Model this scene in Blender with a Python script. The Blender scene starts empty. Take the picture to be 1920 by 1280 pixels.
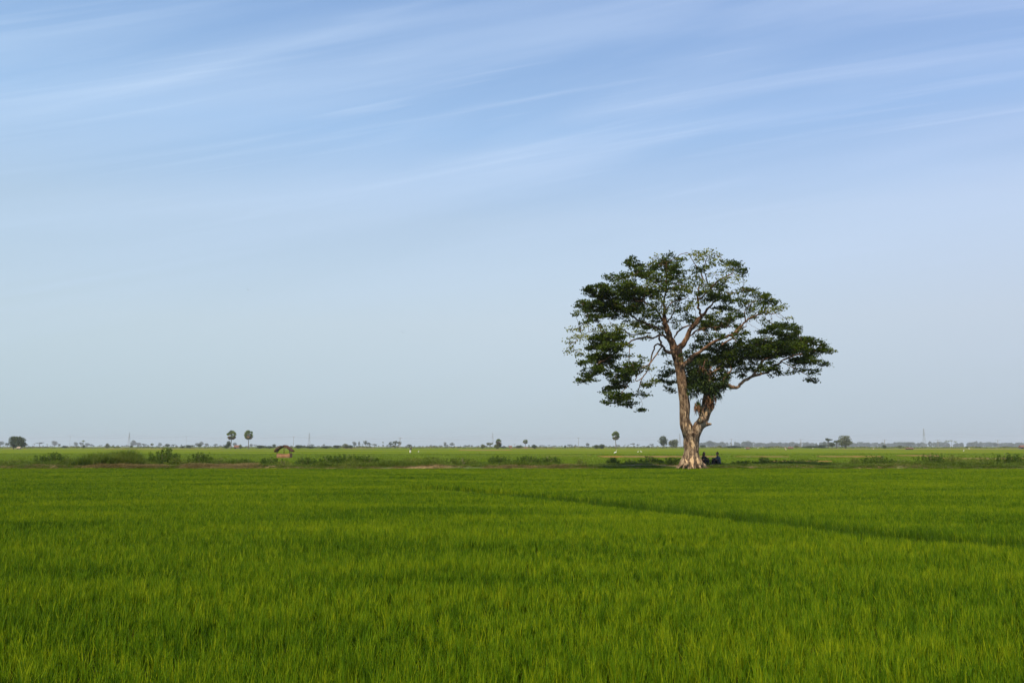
import bpy, math, random
import numpy as np
from mathutils import Vector, Matrix, noise as mnoise

# ------------------------------------------------------------------ camera
S = bpy.context.scene
COL = S.collection
F = 1600.0            # focal length in photo pixels (1920 wide)
HZ = 836.5            # row of the horizon
CAMZ = 1.75
TH = math.atan((HZ - 640) / F)
cam = bpy.data.objects.new('camera', bpy.data.cameras.new('camera'))
COL.objects.link(cam)
cam.data.sensor_width = 36
cam.data.lens = 36 * F / 1920
cam.data.clip_end = 20000
cam.location = (0, 0, CAMZ)
cam.rotation_euler = (math.pi / 2 + TH, 0, 0)
S.camera = cam

# ------------------------------------------------------------------ sky, sun, exposure
SUN_EL, SUN_AZ = 57.0, 207.0     # elevation; azimuth clockwise from +Y (behind the camera, to its left)
W = bpy.data.worlds.new('World'); S.world = W; W.use_nodes = True
def build_world():
    nt = W.node_tree; nt.nodes.clear(); N = nt.nodes.new; L = nt.links.new
    out = N('ShaderNodeOutputWorld'); bg = N('ShaderNodeBackground'); bg.inputs[1].default_value = 0.1
    sky = N('ShaderNodeTexSky'); sky.sky_type = 'NISHITA'; sky.sun_disc = False
    sky.sun_elevation = math.radians(SUN_EL); sky.sun_rotation = math.radians(SUN_AZ)
    sky.air_density = 1.0; sky.dust_density = 1.0; sky.ozone_density = 1.0
    tc = N('ShaderNodeTexCoord'); sx = N('ShaderNodeSeparateXYZ'); L(tc.outputs['Generated'], sx.inputs[0])
    def M(op, a, b=None, c=None):
        m = N('ShaderNodeMath'); m.operation = op
        for i, v in enumerate((a, b, c)):
            if v is None: continue
            if isinstance(v, (int, float)): m.inputs[i].default_value = v
            else: L(v, m.inputs[i])
        return m.outputs[0]
    def ramp(v, pts):
        r = N('ShaderNodeValToRGB'); L(v, r.inputs[0]); e = r.color_ramp.elements
        r.color_ramp.interpolation = 'EASE' if len(pts) == 2 else 'LINEAR'
        while len(e) < len(pts): e.new(0.5)
        for el, (p, c) in zip(e, pts):
            el.position = p; el.color = (c, c, c, 1) if isinstance(c, (int, float)) else (*c, 1)
        return r.outputs[0]
    az = M('ARCTAN2', sx.outputs[0], sx.outputs[1]); el = M('ARCSINE', sx.outputs[2])
    elg = M('DIVIDE', M('TANGENT', M('MINIMUM', el, 1.2)), M('MAXIMUM', M('COSINE', az), 0.35))
    # coordinates turned so that the cirrus rises to the right
    def streak(ang, sa, sv, dist, off, detail=6):
        ca, sn = math.cos(ang), math.sin(ang)
        u = M('ADD', M('MULTIPLY', az, ca), M('MULTIPLY', elg, sn))
        v = M('SUBTRACT', M('MULTIPLY', elg, ca), M('MULTIPLY', az, sn))
        cb = N('ShaderNodeCombineXYZ'); L(M('MULTIPLY', u, sa), cb.inputs[0]); L(M('MULTIPLY', v, sv), cb.inputs[1]); cb.inputs[2].default_value = off
        nz = N('ShaderNodeTexNoise'); L(cb.outputs[0], nz.inputs['Vector']); nz.inputs['Scale'].default_value = 1
        nz.inputs['Detail'].default_value = detail; nz.inputs['Distortion'].default_value = dist
        nz.inputs['Roughness'].default_value = 0.5
        return nz.outputs[0], u, v
    s1, u1, v1 = streak(0.22, 1.2, 10.0, 0.4, 6.4, 8)
    s2, u2, v2 = streak(0.20, 2.2, 62.0, 0.5, 9.7, 9)
    s3, u3, v3 = streak(0.17, 0.9, 4.0, 0.3, 5.2, 3)
    cir = M('MULTIPLY', ramp(s1, [(0.38, 0.0), (0.72, 1.0)]), 0.62)
    fine = M('MULTIPLY', ramp(s2, [(0.52, 0.0), (0.78, 1.0)]), 0.40)
    fine = M('MULTIPLY', fine, ramp(s3, [(0.35, 0.3), (0.65, 1.4)]))
    cir = M('ADD', cir, fine)
    # two thin brighter wisps
    def wisp(ang, c, w, u0, uw, amp):
        ca, sn = math.cos(ang), math.sin(ang)
        u = M('ADD', M('MULTIPLY', az, ca), M('MULTIPLY', elg, sn))
        v = M('SUBTRACT', M('MULTIPLY', elg, ca), M('MULTIPLY', az, sn))
        v = M('ADD', v, M('MULTIPLY', M('SUBTRACT', s1, 0.5), 0.03))
        a = M('DIVIDE', M('ABSOLUTE', M('SUBTRACT', v, c)), w)
        a = M('MAXIMUM', M('SUBTRACT', 1.0, a), 0.0)
        b = M('MAXIMUM', M('SUBTRACT', 1.0, M('DIVIDE', M('ABSOLUTE', M('SUBTRACT', u, u0)), uw)), 0.0)
        return M('MULTIPLY', M('MULTIPLY', M('MULTIPLY', a, a), M('SQRT', b)), amp)
    cir = M('ADD', cir, wisp(0.314, 0.551, 0.030, -0.23, 0.34, 0.36))
    cir = M('ADD', cir, wisp(0.172, 0.380, 0.016, 0.46, 0.34, 0.42))
    cir = M('ADD', cir, wisp(0.129, 0.333, 0.040, -0.25, 0.45, 0.40))
    cir = M('ADD', cir, wisp(0.150, 0.352, 0.016, 0.15, 0.22, 0.25))
    # veil that thickens below a slanting edge
    edge = M('SUBTRACT', elg, M('ADD', M('MULTIPLY', az, 0.17), M('ADD', 0.235, M('MULTIPLY', M('SUBTRACT', s3, 0.5), 0.16))))
    veil = M('MULTIPLY', ramp(M('MULTIPLY_ADD', edge, -4.0, 0.5), [(0.25, 0.0), (0.75, 1.0)]), 0.50)
    low = ramp(el, [(0.0, 0.97), (0.10, 0.88), (0.25, 0.66), (0.42, 0.50), (0.9, 0.2)])
    k = M('SUBTRACT', 1.0, M('MULTIPLY', M('SUBTRACT', 1.0, low), M('SUBTRACT', 1.0, veil)))
    pale = ramp(el, [(0.0, (4.8, 5.9, 6.5)), (0.14, (5.9, 7.05, 8.0)), (0.26, (6.1, 7.8, 9.8)), (0.36, (5.0, 7.8, 11.9)), (0.6, (4.0, 6.8, 12.8))])
    mix = N('ShaderNodeMix'); mix.data_type = 'RGBA'
    L(k, mix.inputs[0]); L(sky.outputs[0], mix.inputs[6]); L(pale, mix.inputs[7])
    cm = N('ShaderNodeMix'); cm.data_type = 'RGBA'; cf = M('MULTIPLY', M('MINIMUM', M('MULTIPLY', cir, 0.62), 0.8), ramp(el, [(0.0, 0.1), (0.22, 0.55), (0.38, 1.0)]))
    L(cf, cm.inputs[0]); L(mix.outputs[2], cm.inputs[6]); cm.inputs[7].default_value = (6.3, 7.7, 9.9, 1); mix = cm
    tn = ramp(M('MULTIPLY_ADD', az, 0.8, 0.5), [(0.0, (0.965, 1.0, 0.995)), (0.5, (1.0, 1.0, 1.0)), (1.0, (0.985, 0.955, 1.0))])
    ml = N('ShaderNodeMix'); ml.data_type = 'RGBA'; ml.blend_type = 'MULTIPLY'; ml.inputs[0].default_value = 1.0
    L(mix.outputs[2], ml.inputs[6]); L(tn, ml.inputs[7])
    L(ml.outputs[2], bg.inputs[0]); L(bg.outputs[0], out.inputs[0])
build_world()
sun = bpy.data.objects.new('sun', bpy.data.lights.new('sun', 'SUN')); COL.objects.link(sun)
sun.data.energy = 4.6; sun.data.angle = math.radians(0.5); sun.data.color = (1.0, 0.84, 0.62)
_a, _e = math.radians(SUN_AZ), math.radians(SUN_EL)
sdir = Vector((math.sin(_a) * math.cos(_e), math.cos(_a) * math.cos(_e), math.sin(_e)))
sun.rotation_euler = sdir.to_track_quat('Z', 'Y').to_euler()
sun.location = (-20, -30, 40)
S.view_settings.view_transform = 'Standard'; S.view_settings.look = 'None'
S.view_settings.gamma = 1; S.view_settings.use_curve_mapping = False
S.view_settings.exposure = 0.0
try:
    S.cycles.max_bounces = 6; S.cycles.diffuse_bounces = 3; S.cycles.transmission_bounces = 4
    S.cycles.transparent_max_bounces = 8; S.cycles.volume_bounces = 0; S.cycles.sample_clamp_indirect = 4
except Exception: pass

# ------------------------------------------------------------------ helpers
R = math.radians
def P(px, py, d):
    """world point seen at photo pixel (px,py) standing d metres ahead of the camera"""
    cx, cy = (px - 960) / F, (640 - py) / F
    c, s = math.cos(TH), math.sin(TH)
    dy, dz = c - s * cy, s + c * cy
    return Vector((cx / dy * d, d, CAMZ + dz / dy * d))
def X(px, d): return P(px, HZ, d).x
def tag(o, label=None, cat=None, group=None, kind=None):
    if label: o['label'] = label
    if cat: o['category'] = cat
    if group: o['group'] = group
    if kind: o['kind'] = kind
    return o
def empty(name, loc=(0, 0, 0), label=None, cat=None, group=None):
    o = bpy.data.objects.new(name, None); COL.objects.link(o); o.location = loc
    o.empty_display_size = 0.3
    return tag(o, label, cat, group)
def copy_tree(o, parent=None):
    c = o.copy(); COL.objects.link(c); c.parent = parent
    if parent is not None: c.matrix_parent_inverse = o.matrix_parent_inverse.copy()
    for ch in [x for x in COL.objects if x.parent == o]: copy_tree(ch, c)
    return c
class MB:
    def __init__(s): s.v = []; s.f = []; s.t = []
    def add(s, v, f, t=0.5):
        b = len(s.v); s.v.extend([tuple(p) for p in v]); s.f.extend([tuple(i + b for i in q) for q in f])
        s.t.extend([t] * len(v) if isinstance(t, (int, float)) else t)
        return s
    def tube(s, pts, rad, n=8, t=0.5, cap=True):
        pts = [Vector(p) for p in pts]
        if len(pts) < 2: return s
        if isinstance(rad, (int, float)): rad = [rad] * len(pts)
        b = len(s.v); ref = None
        for i, p in enumerate(pts):
            d = (pts[min(i + 1, len(pts) - 1)] - pts[max(i - 1, 0)])
            if d.length < 1e-9: d = Vector((0, 0, 1))
            d.normalize()
            if ref is None: ref = Vector((0, 1, 0)) if abs(d.y) < 0.8 else Vector((1, 0, 0))
            a = d.cross(ref).normalized(); c = a.cross(d).normalized(); ref = c
            for k in range(n):
                w = 2 * math.pi * k / n
                s.v.append(tuple(p + (a * math.cos(w) + c * math.sin(w)) * rad[i])); s.t.append(t)
        for i in range(len(pts) - 1):
            for k in range(n):
                k2 = (k + 1) % n
                s.f.append((b + i * n + k, b + i * n + k2, b + (i + 1) * n + k2, b + (i + 1) * n + k))
        if cap:
            s.f.append(tuple(b + k for k in range(n))[::-1])
            s.f.append(tuple(b + (len(pts) - 1) * n + k for k in range(n)))
        return s
    def box(s, c, sz, rot=0.0, t=0.5, m=None):
        c = Vector(c); x, y, z = [q / 2 for q in sz]; M_ = m if m is not None else Matrix.Rotation(rot, 3, 'Z')
        v = [c + M_ @ Vector((i * x, j * y, k * z)) for i in (-1, 1) for j in (-1, 1) for k in (-1, 1)]
        return s.add(v, [(0, 1, 3, 2), (4, 6, 7, 5), (0, 4, 5, 1), (2, 3, 7, 6), (0, 2, 6, 4), (1, 5, 7, 3)], t)
    def ball(s, c, r, n=10, m=7, t=0.5):
        c = Vector(c); r = (r, r, r) if isinstance(r, (int, float)) else r
        v = [c + Vector((0, 0, r[2]))]
        for i in range(1, m):
            ph = math.pi * i / m
            for k in range(n):
                w = 2 * math.pi * k / n
                v.append(c + Vector((r[0] * math.sin(ph) * math.cos(w), r[1] * math.sin(ph) * math.sin(w), r[2] * math.cos(ph))))
        v.append(c - Vector((0, 0, r[2]))); f = []
        for k in range(n): f.append((0, 1 + k, 1 + (k + 1) % n))
        for i in range(m - 2):
            for k in range(n):
                a = 1 + i * n + k; b_ = 1 + i * n + (k + 1) % n
                f.append((a, a + n, b_ + n, b_))
        e = len(v) - 1
        for k in range(n): f.append((e, e - n + (k + 1) % n, e - n + k))
        return s.add(v, f, t)
    def build(s, name, mat, parent=None, smooth=False):
        me = bpy.data.meshes.new(name); me.from_pydata(s.v, [], s.f)
        if s.t:
            a = me.attributes.new('tint', 'FLOAT', 'POINT'); a.data.foreach_set('value', np.array(s.t, dtype=np.float32))
        if smooth: me.polygons.foreach_set('use_smooth', [True] * len(me.polygons))
        me.materials.append(mat); me.update()
        o = bpy.data.objects.new(name, me); COL.objects.link(o); o.parent = parent
        return o
def quads_mesh(name, V, T, mat, parent=None, k=4):
    """V (n,k,3) numpy polygons; T (n,) tint"""
    n = len(V); me = bpy.data.meshes.new(name)
    me.vertices.add(n * k); me.vertices.foreach_set('co', V.reshape(-1).astype(np.float32))
    me.loops.add(n * k); me.loops.foreach_set('vertex_index', np.arange(n * k, dtype=np.int32))
    me.polygons.add(n); me.polygons.foreach_set('loop_start', (np.arange(n) * k).astype(np.int32))
    a = me.attributes.new('tint', 'FLOAT', 'POINT'); a.data.foreach_set('value', np.repeat(T, k).astype(np.float32))
    me.materials.append(mat); me.update(); me.validate()
    o = bpy.data.objects.new(name, me); COL.objects.link(o); o.parent = parent
    return o
def leaves(rng, C, length, width, tilt=0.9, droop=0.0):
    """diamond leaves at centres C; random heading, tilted about the horizontal"""
    n = len(C); a = rng.uniform(0, 2 * np.pi, n); t = rng.normal(0, tilt, n) - droop
    d = np.stack([np.cos(a) * np.cos(t), np.sin(a) * np.cos(t), np.sin(t)], 1)
    r = rng.normal(0, 1, (n, 3)); r[:, 2] *= 0.5; s = np.cross(d, r); s = np.cross(s, d) * 0 + s
    s /= np.linalg.norm(s, axis=1)[:, None] + 1e-9
    L = (length * rng.uniform(0.6, 1.3, n))[:, None]; Wd = (width * rng.uniform(0.7, 1.3, n))[:, None]
    return np.stack([C - d * L * .5, C + s * Wd * .5 - d * L * .05, C + d * L * .5, C - s * Wd * .5 - d * L * .05], 1)

# ---- materials
def newmat(name):
    m = bpy.data.materials.new(name); m.use_nodes = True; nt = m.node_tree
    for n in list(nt.nodes): nt.nodes.remove(n)
    o = nt.nodes.new('ShaderNodeOutputMaterial')
    return m, nt, nt.nodes.new, nt.links.new, o
def rampnode(nt, src, pts, interp='LINEAR'):
    r = nt.nodes.new('ShaderNodeValToRGB'); nt.links.new(src, r.inputs[0]); e = r.color_ramp.elements
    r.color_ramp.interpolation = interp
    while len(e) < len(pts): e.new(0.5)
    for el, (p, c) in zip(e, pts): el.position = p; el.color = (*c, 1) if not isinstance(c, (int, float)) else (c, c, c, 1)
    return r.outputs[0]
def noise_node(nt, scale, detail=4, vec=None, stretch=None, rough=0.55, dist=0.0):
    n = nt.nodes.new('ShaderNodeTexNoise'); n.inputs['Scale'].default_value = scale; n.inputs['Detail'].default_value = detail
    n.inputs['Roughness'].default_value = rough; n.inputs['Distortion'].default_value = dist
    if vec is None:
        g = nt.nodes.new('ShaderNodeNewGeometry'); vec = g.outputs['Position']
    if stretch:
        mp = nt.nodes.new('ShaderNodeMapping'); nt.links.new(vec, mp.inputs[0]); mp.inputs['Scale'].default_value = stretch; vec = mp.outputs[0]
    nt.links.new(vec, n.inputs['Vector']); return n.outputs[0]
def leaf_mat(name, c0, c1, c2, trans=0.35, nscale=0.5, namp=0.5, rough=0.55, spec=0.12, stretch=None, rnd=0.0):
    """tint 0..1 (mesh) shifted by world noise picks between dark, mid and light leaf colours"""
    m, nt, N, L, out = newmat(name)
    at = N('ShaderNodeAttribute'); at.attribute_name = 'tint'
    nz = noise_node(nt, nscale, 3, stretch=stretch)
    a = N('ShaderNodeMath'); a.operation = 'MULTIPLY_ADD'; L(nz, a.inputs[0]); a.inputs[1].default_value = namp * 2; a.inputs[2].default_value = -namp
    b = N('ShaderNodeMath'); b.operation = 'ADD'; L(at.outputs['Fac'], b.inputs[0]); L(a.outputs[0], b.inputs[1])
    if rnd:
        oi = N('ShaderNodeObjectInfo'); r1 = N('ShaderNodeMath'); r1.operation = 'MULTIPLY_ADD'; L(oi.outputs['Random'], r1.inputs[0]); r1.inputs[1].default_value = rnd; r1.inputs[2].default_value = -rnd / 2
        b2 = N('ShaderNodeMath'); b2.operation = 'ADD'; L(b.outputs[0], b2.inputs[0]); L(r1.outputs[0], b2.inputs[1]); b = b2
    col = rampnode(nt, b.outputs[0], [(0.0, c0), (0.5, c1), (1.0, c2)])
    p = N('ShaderNodeBsdfPrincipled'); L(col, p.inputs['Base Color']); p.inputs['Roughness'].default_value = rough
    p.inputs['Specular IOR Level'].default_value = spec
    t = N('ShaderNodeBsdfTranslucent'); hs = N('ShaderNodeHueSaturation'); hs.inputs['Value'].default_value = 1.3; hs.inputs['Hue'].default_value = 0.485
    L(col, hs.inputs['Color']); L(hs.outputs[0], t.inputs[0])
    mx = N('ShaderNodeMixShader'); mx.inputs[0].default_value = trans; L(p.outputs[0], mx.inputs[1]); L(t.outputs[0], mx.inputs[2])
    L(mx.outputs[0], out.inputs[0]); return m
def rough_mat(name, cols, scale=6, bump=0.3, rough=0.85, stretch=None, detail=6, bscale=None, obj=False):
    m, nt, N, L, out = newmat(name)
    vec = None
    if obj:
        tc = N('ShaderNodeTexCoord'); vec = tc.outputs['Object']
    nz = noise_node(nt, scale, detail, vec=vec, stretch=stretch)
    col = rampnode(nt, nz, [(0.3 + 0.4 * i / max(1, len(cols) - 1), c) for i, c in enumerate(cols)])
    p = N('ShaderNodeBsdfPrincipled'); L(col, p.inputs['Base Color']); p.inputs['Roughness'].default_value = rough
    p.inputs['Specular IOR Level'].default_value = 0.2
    if bump:
        n2 = noise_node(nt, bscale or scale * 3, 5, vec=vec, stretch=stretch)
        bp = N('ShaderNodeBump'); bp.inputs['Strength'].default_value = bump; bp.inputs['Distance'].default_value = 0.05
        L(n2, bp.inputs['Height']); L(bp.outputs[0], p.inputs['Normal'])
    L(p.outputs[0], out.inputs[0]); return m

M_rice = leaf_mat('rice_blades', (0.018, 0.054, 0.002), (0.098, 0.195, 0.004), (0.29, 0.35, 0.007), trans=0.20, nscale=0.40, namp=0.50, rough=0.6, spec=0.06, stretch=(0.35, 1.0, 0.2), rnd=0.55)
M_deep = leaf_mat('deep_green_blades', (0.018, 0.045, 0.003), (0.055, 0.120, 0.004), (0.12, 0.20, 0.008), trans=0.15, nscale=1.0, namp=0.3, spec=0.06)
M_ricefar = leaf_mat('far_rice_blades', (0.075, 0.14, 0.006), (0.14, 0.22, 0.008), (0.22, 0.28, 0.015), trans=0.25, nscale=0.05, namp=0.4)
M_crown = leaf_mat('rain_tree_leaves', (0.012, 0.025, 0.002), (0.056, 0.092, 0.004), (0.21, 0.225, 0.018), trans=0.22, nscale=0.55, namp=0.45)
M_scrub = leaf_mat('scrub_leaves', (0.040, 0.080, 0.008), (0.090, 0.15, 0.014), (0.17, 0.20, 0.03), trans=0.25, nscale=0.8, namp=0.3)
M_grass = leaf_mat('bund_grass_blades', (0.050, 0.10, 0.008), (0.11, 0.175, 0.015), (0.24, 0.25, 0.05), trans=0.3, nscale=0.3, namp=0.4)
M_dry = leaf_mat('dry_grass_blades', (0.10, 0.085, 0.025), (0.22, 0.175, 0.060), (0.40, 0.33, 0.14), trans=0.25, nscale=0.5, namp=0.4)
M_far = leaf_mat('distant_leaves', (0.028, 0.055, 0.014), (0.055, 0.085, 0.022), (0.10, 0.12, 0.035), trans=0.15, nscale=0.05, namp=0.3)
M_farol = leaf_mat('olive_leaves', (0.06, 0.08, 0.018), (0.11, 0.13, 0.028), (0.17, 0.17, 0.045), trans=0.2, nscale=0.05, namp=0.3)
M_palm = leaf_mat('palm_fronds', (0.08, 0.12, 0.03), (0.15, 0.20, 0.05), (0.26, 0.30, 0.09), trans=0.3, nscale=0.3, namp=0.3)
M_deadfrond = leaf_mat('dead_palm_fronds', (0.16, 0.11, 0.05), (0.28, 0.20, 0.10), (0.42, 0.32, 0.18), trans=0.1, nscale=0.3, namp=0.3)
M_fern = leaf_mat('fern_fronds', (0.022, 0.045, 0.010), (0.05, 0.09, 0.018), (0.11, 0.14, 0.03), trans=0.2, nscale=2.0, namp=0.3)
M_fernb = leaf_mat('dead_fern_fronds', (0.09, 0.045, 0.02), (0.20, 0.10, 0.045), (0.34, 0.20, 0.10), trans=0.15, nscale=2.0, namp=0.3)
M_twig = rough_mat('twig_bark', [(0.09, 0.065, 0.05), (0.20, 0.14, 0.10), (0.32, 0.23, 0.16)], scale=3, bump=0.2)
M_trunkfar = rough_mat('distant_bark', [(0.10, 0.08, 0.06), (0.2, 0.16, 0.12)], scale=0.5, bump=0)
M_soil = rough_mat('dry_soil', [(0.12, 0.075, 0.04), (0.27, 0.17, 0.085), (0.40, 0.28, 0.16)], scale=1.2, bump=0.6)

# ================================================================== ground
def ground_material():
    m, nt, N, L, out = newmat('wet_paddy_ground')
    n1 = noise_node(nt, 0.02, 5, stretch=(0.25, 1.0, 1.0))
    n2 = noise_node(nt, 1.4, 6)
    c1 = rampnode(nt, n1, [(0.32, (0.070, 0.125, 0.008)), (0.46, (0.110, 0.165, 0.010)), (0.58, (0.145, 0.180, 0.014)), (0.70, (0.19, 0.16, 0.035))])
    mud = rampnode(nt, n2, [(0.3, (0.012, 0.012, 0.003)), (0.7, (0.030, 0.022, 0.007))])
    g = N('ShaderNodeNewGeometry'); sx = N('ShaderNodeSeparateXYZ'); L(g.outputs['Position'], sx.inputs[0])
    mr = N('ShaderNodeMapRange'); L(sx.outputs[1], mr.inputs[0]); mr.inputs[1].default_value = 60; mr.inputs[2].default_value = 72
    mx = N('ShaderNodeMix'); mx.data_type = 'RGBA'; L(mr.outputs[0], mx.inputs[0]); L(mud, mx.inputs[6]); L(c1, mx.inputs[7])
    p = N('ShaderNodeBsdfPrincipled'); L(mx.outputs[2], p.inputs['Base Color']); p.inputs['Roughness'].default_value = 1.0; p.inputs['Specular IOR Level'].default_value = 0.0
    bp = N('ShaderNodeBump'); bp.inputs['Strength'].default_value = 0.5; bp.inputs['Distance'].default_value = 0.15
    L(noise_node(nt, 3.0, 5), bp.inputs['Height']); L(bp.outputs[0], p.inputs['Normal'])
    L(p.outputs[0], out.inputs[0]); return m
def build_ground():
    mb = MB(); n = 96; rings = [0, 5, 20, 60, 150, 400, 1000, 2500, 6000]
    mb.v.append((0, 0, 0)); mb.t.append(.5)
    for r in rings[1:]:
        for k in range(n):
            w = 2 * math.pi * k / n; mb.v.append((r * math.cos(w), r * math.sin(w), 0)); mb.t.append(.5)
    for k in range(n): mb.f.append((0, 1 + k, 1 + (k + 1) % n))
    for i in range(len(rings) - 2):
        for k in range(n):
            a = 1 + i * n + k; b = 1 + i * n + (k + 1) % n; mb.f.append((a, a + n, b + n, b))
    tag(mb.build('ground', ground_material()), kind='structure')
build_ground()
# the grassy embankment the big tree stands on, running right across behind the near paddy
def bund_z(x, y, y0=61.2, y1=68.0, h=0.38):
    if y < y0 or y > y1: return 0.0
    t = (y - y0) / (y1 - y0)
    e = min(1, t / 0.2, (1 - t) / 0.3)
    return h * (e * e * (3 - 2 * e)) * (0.85 + 0.5 * mnoise.noise(Vector((x * 0.25, y * 0.4, 3.3))))
def build_bund():
    mb = MB(); nx, ny = 420, 22; x0, x1, y0, y1 = -95, 95, 60.6, 68.6
    for j in range(ny + 1):
        for i in range(nx + 1):
            x = x0 + (x1 - x0) * i / nx; y = y0 + (y1 - y0) * j / ny
            y += 0.45 * mnoise.noise(Vector((x * 0.12, 0, 7))) * (1 - j / ny)
            mb.v.append((x, y, max(-0.05, bund_z(x, y) + 0.05 * mnoise.noise(Vector((x * 1.5, y * 1.5, 1))) - (0.05 if j in (0, ny) else 0))))
            mb.t.append(.5)
    for j in range(ny):
        for i in range(nx):
            a = j * (nx + 1) + i; mb.f.append((a, a + 1, a + nx + 2, a + nx + 1))
    m, nt, N, L, out = newmat('embankment_soil')
    n1 = noise_node(nt, 0.35, 5, stretch=(0.5, 1, 1)); n2 = noise_node(nt, 5, 6)
    soil = rampnode(nt, n2, [(0.3, (0.08, 0.055, 0.02)), (0.55, (0.21, 0.145, 0.06)), (0.75, (0.34, 0.25, 0.12))])
    grn = rampnode(nt, n2, [(0.3, (0.05, 0.075, 0.015)), (0.7, (0.12, 0.15, 0.03))])
    f = rampnode(nt, n1, [(0.42, 0.0), (0.60, 1.0)])
    mx = N('ShaderNodeMix'); mx.data_type = 'RGBA'; L(f, mx.inputs[0]); L(soil, mx.inputs[6]); L(grn, mx.inputs[7])
    p = N('ShaderNodeBsdfPrincipled'); L(mx.outputs[2], p.inputs['Base Color']); p.inputs['Roughness'].default_value = 0.95
    L(p.outputs[0], out.inputs[0])
    tag(mb.build('embankment', m, smooth=True), kind='structure')
build_bund()
# dry strips between the far paddies (x0,x1 in photo px, distance, depth)
def build_dry_strips():
    mats = rough_mat('dry_stubble_strip', [(0.10, 0.13, 0.02), (0.25, 0.12, 0.045), (0.13, 0.14, 0.03)], scale=0.4, bump=0.4, stretch=(0.3, 1, 1))
    rr = random.Random(5)
    for (a, b, d, w) in [(1120, 1345, 138, 10), (1375, 1475, 139, 6), (1525, 1650, 139, 9), (1680, 1760, 150, 10), (1745, 1935, 118, 6),
                         (1410, 1560, 98, 3.0), (1010, 1110, 150, 5), (645, 700, 640, 60), (955, 1040, 700, 60), (0, 60, 620, 40), (860, 960, 400, 18), (200, 420, 560, 30), (1560, 1930, 520, 40)]:
        mb = MB(); n = 90; xa, xb = X(a, d), X(b, d)
        for i in range(n + 1):
            t = i / n; x = xa + (xb - xa) * t; e = math.sin(math.pi * min(1, max(0, t))) ** 0.35
            e *= max(.12, .55 + 1.1 * mnoise.noise(Vector((x * .10, d, 2)))); j = w * .5 * mnoise.noise(Vector((x * .05, d, 9)))
            for q, z in ((-0.5, 0.0), (-0.25, 1), (0.25, 1), (0.5, 0.0)):
                mb.v.append((x, d + q * w * e + j, 0.012 + z * min(0.20, 0.06 + w * 0.016))); mb.t.append(.5)
        for i in range(n):
            for q in range(3):
                k = i * 4 + q; mb.f.append((k, k + 4, k + 5, k + 1))
        tag(mb.build('dry_strip', mats), kind='structure')
build_dry_strips()

# ================================================================== instanced stuff: rice and grass
def scatter(name, mat, pts, rot, scl, var, variants, label, cat):
    """one mesh holding the clump variants (faces) and the scatter points (loose vertices); its node tree puts a clump on every point"""
    vs = []; fs = []; vv = []; tt = []
    for k, (V, Fc, T) in enumerate(variants):
        b = len(vs); vs.extend(V); fs.extend([tuple(i + b for i in q) for q in Fc]); vv.extend([k] * len(V)); tt.extend(T)
    nb = len(vs); me = bpy.data.meshes.new(name)
    allv = np.concatenate([np.array(vs, dtype=np.float32), pts.astype(np.float32)])
    me.from_pydata(allv.tolist(), [], fs)
    n = len(pts)
    def attr(nm, ty, arr, key='value'):
        a = me.attributes.new(nm, ty, 'POINT'); a.data.foreach_set(key, np.ascontiguousarray(arr).reshape(-1))
    attr('variant', 'INT', np.concatenate([np.array(vv), np.full(n, -1)]).astype(np.int32))
    attr('pick', 'INT', np.concatenate([np.zeros(nb), var]).astype(np.int32))
    attr('tint', 'FLOAT', np.concatenate([np.array(tt), np.zeros(n)]).astype(np.float32))
    attr('rot', 'FLOAT_VECTOR', np.concatenate([np.zeros((nb, 3)), rot]).astype(np.float32), 'vector')
    attr('scl', 'FLOAT_VECTOR', np.concatenate([np.zeros((nb, 3)), scl]).astype(np.float32), 'vector')
    me.materials.append(mat)
    o = bpy.data.objects.new(name, me); COL.objects.link(o)
    g = bpy.data.node_groups.new(name, 'GeometryNodeTree')
    g.interface.new_socket('Geometry', in_out='INPUT', socket_type='NodeSocketGeometry')
    g.interface.new_socket('Geometry', in_out='OUTPUT', socket_type='NodeSocketGeometry')
    N = g.nodes.new; L = g.links.new
    gi = N('NodeGroupInput'); go = N('NodeGroupOutput')
    def na(nm, ty):
        x = N('GeometryNodeInputNamedAttribute'); x.data_type = ty; x.inputs['Name'].default_value = nm; return x.outputs['Attribute']
    def sel(k):
        c = N('FunctionNodeCompare'); c.data_type = 'INT'; c.operation = 'EQUAL'; L(na('variant', 'INT'), c.inputs['A'] if False else c.inputs[2]); c.inputs[3].default_value = k
        s = N('GeometryNodeSeparateGeometry'); s.domain = 'POINT'; L(gi.outputs[0], s.inputs[0]); L(c.outputs[0], s.inputs['Selection'])
        return s.outputs['Selection']
    jn = N('GeometryNodeJoinGeometry')
    for k in reversed(range(len(variants))):
        gt = N('GeometryNodeGeometryToInstance'); L(sel(k), gt.inputs[0]); L(gt.outputs[0], jn.inputs[0])
    ip = N('GeometryNodeInstanceOnPoints'); L(sel(-1), ip.inputs['Points']); L(jn.outputs[0], ip.inputs['Instance'])
    ip.inputs['Pick Instance'].default_value = True; L(na('pick', 'INT'), ip.inputs['Instance Index'])
    L(na('rot', 'FLOAT_VECTOR'), ip.inputs['Rotation']); L(na('scl', 'FLOAT_VECTOR'), ip.inputs['Scale'])
    L(ip.outputs[0], go.inputs[0])
    md = o.modifiers.new('clumps', 'NODES'); md.node_group = g
    return tag(o, label, cat, kind='stuff')
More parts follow.
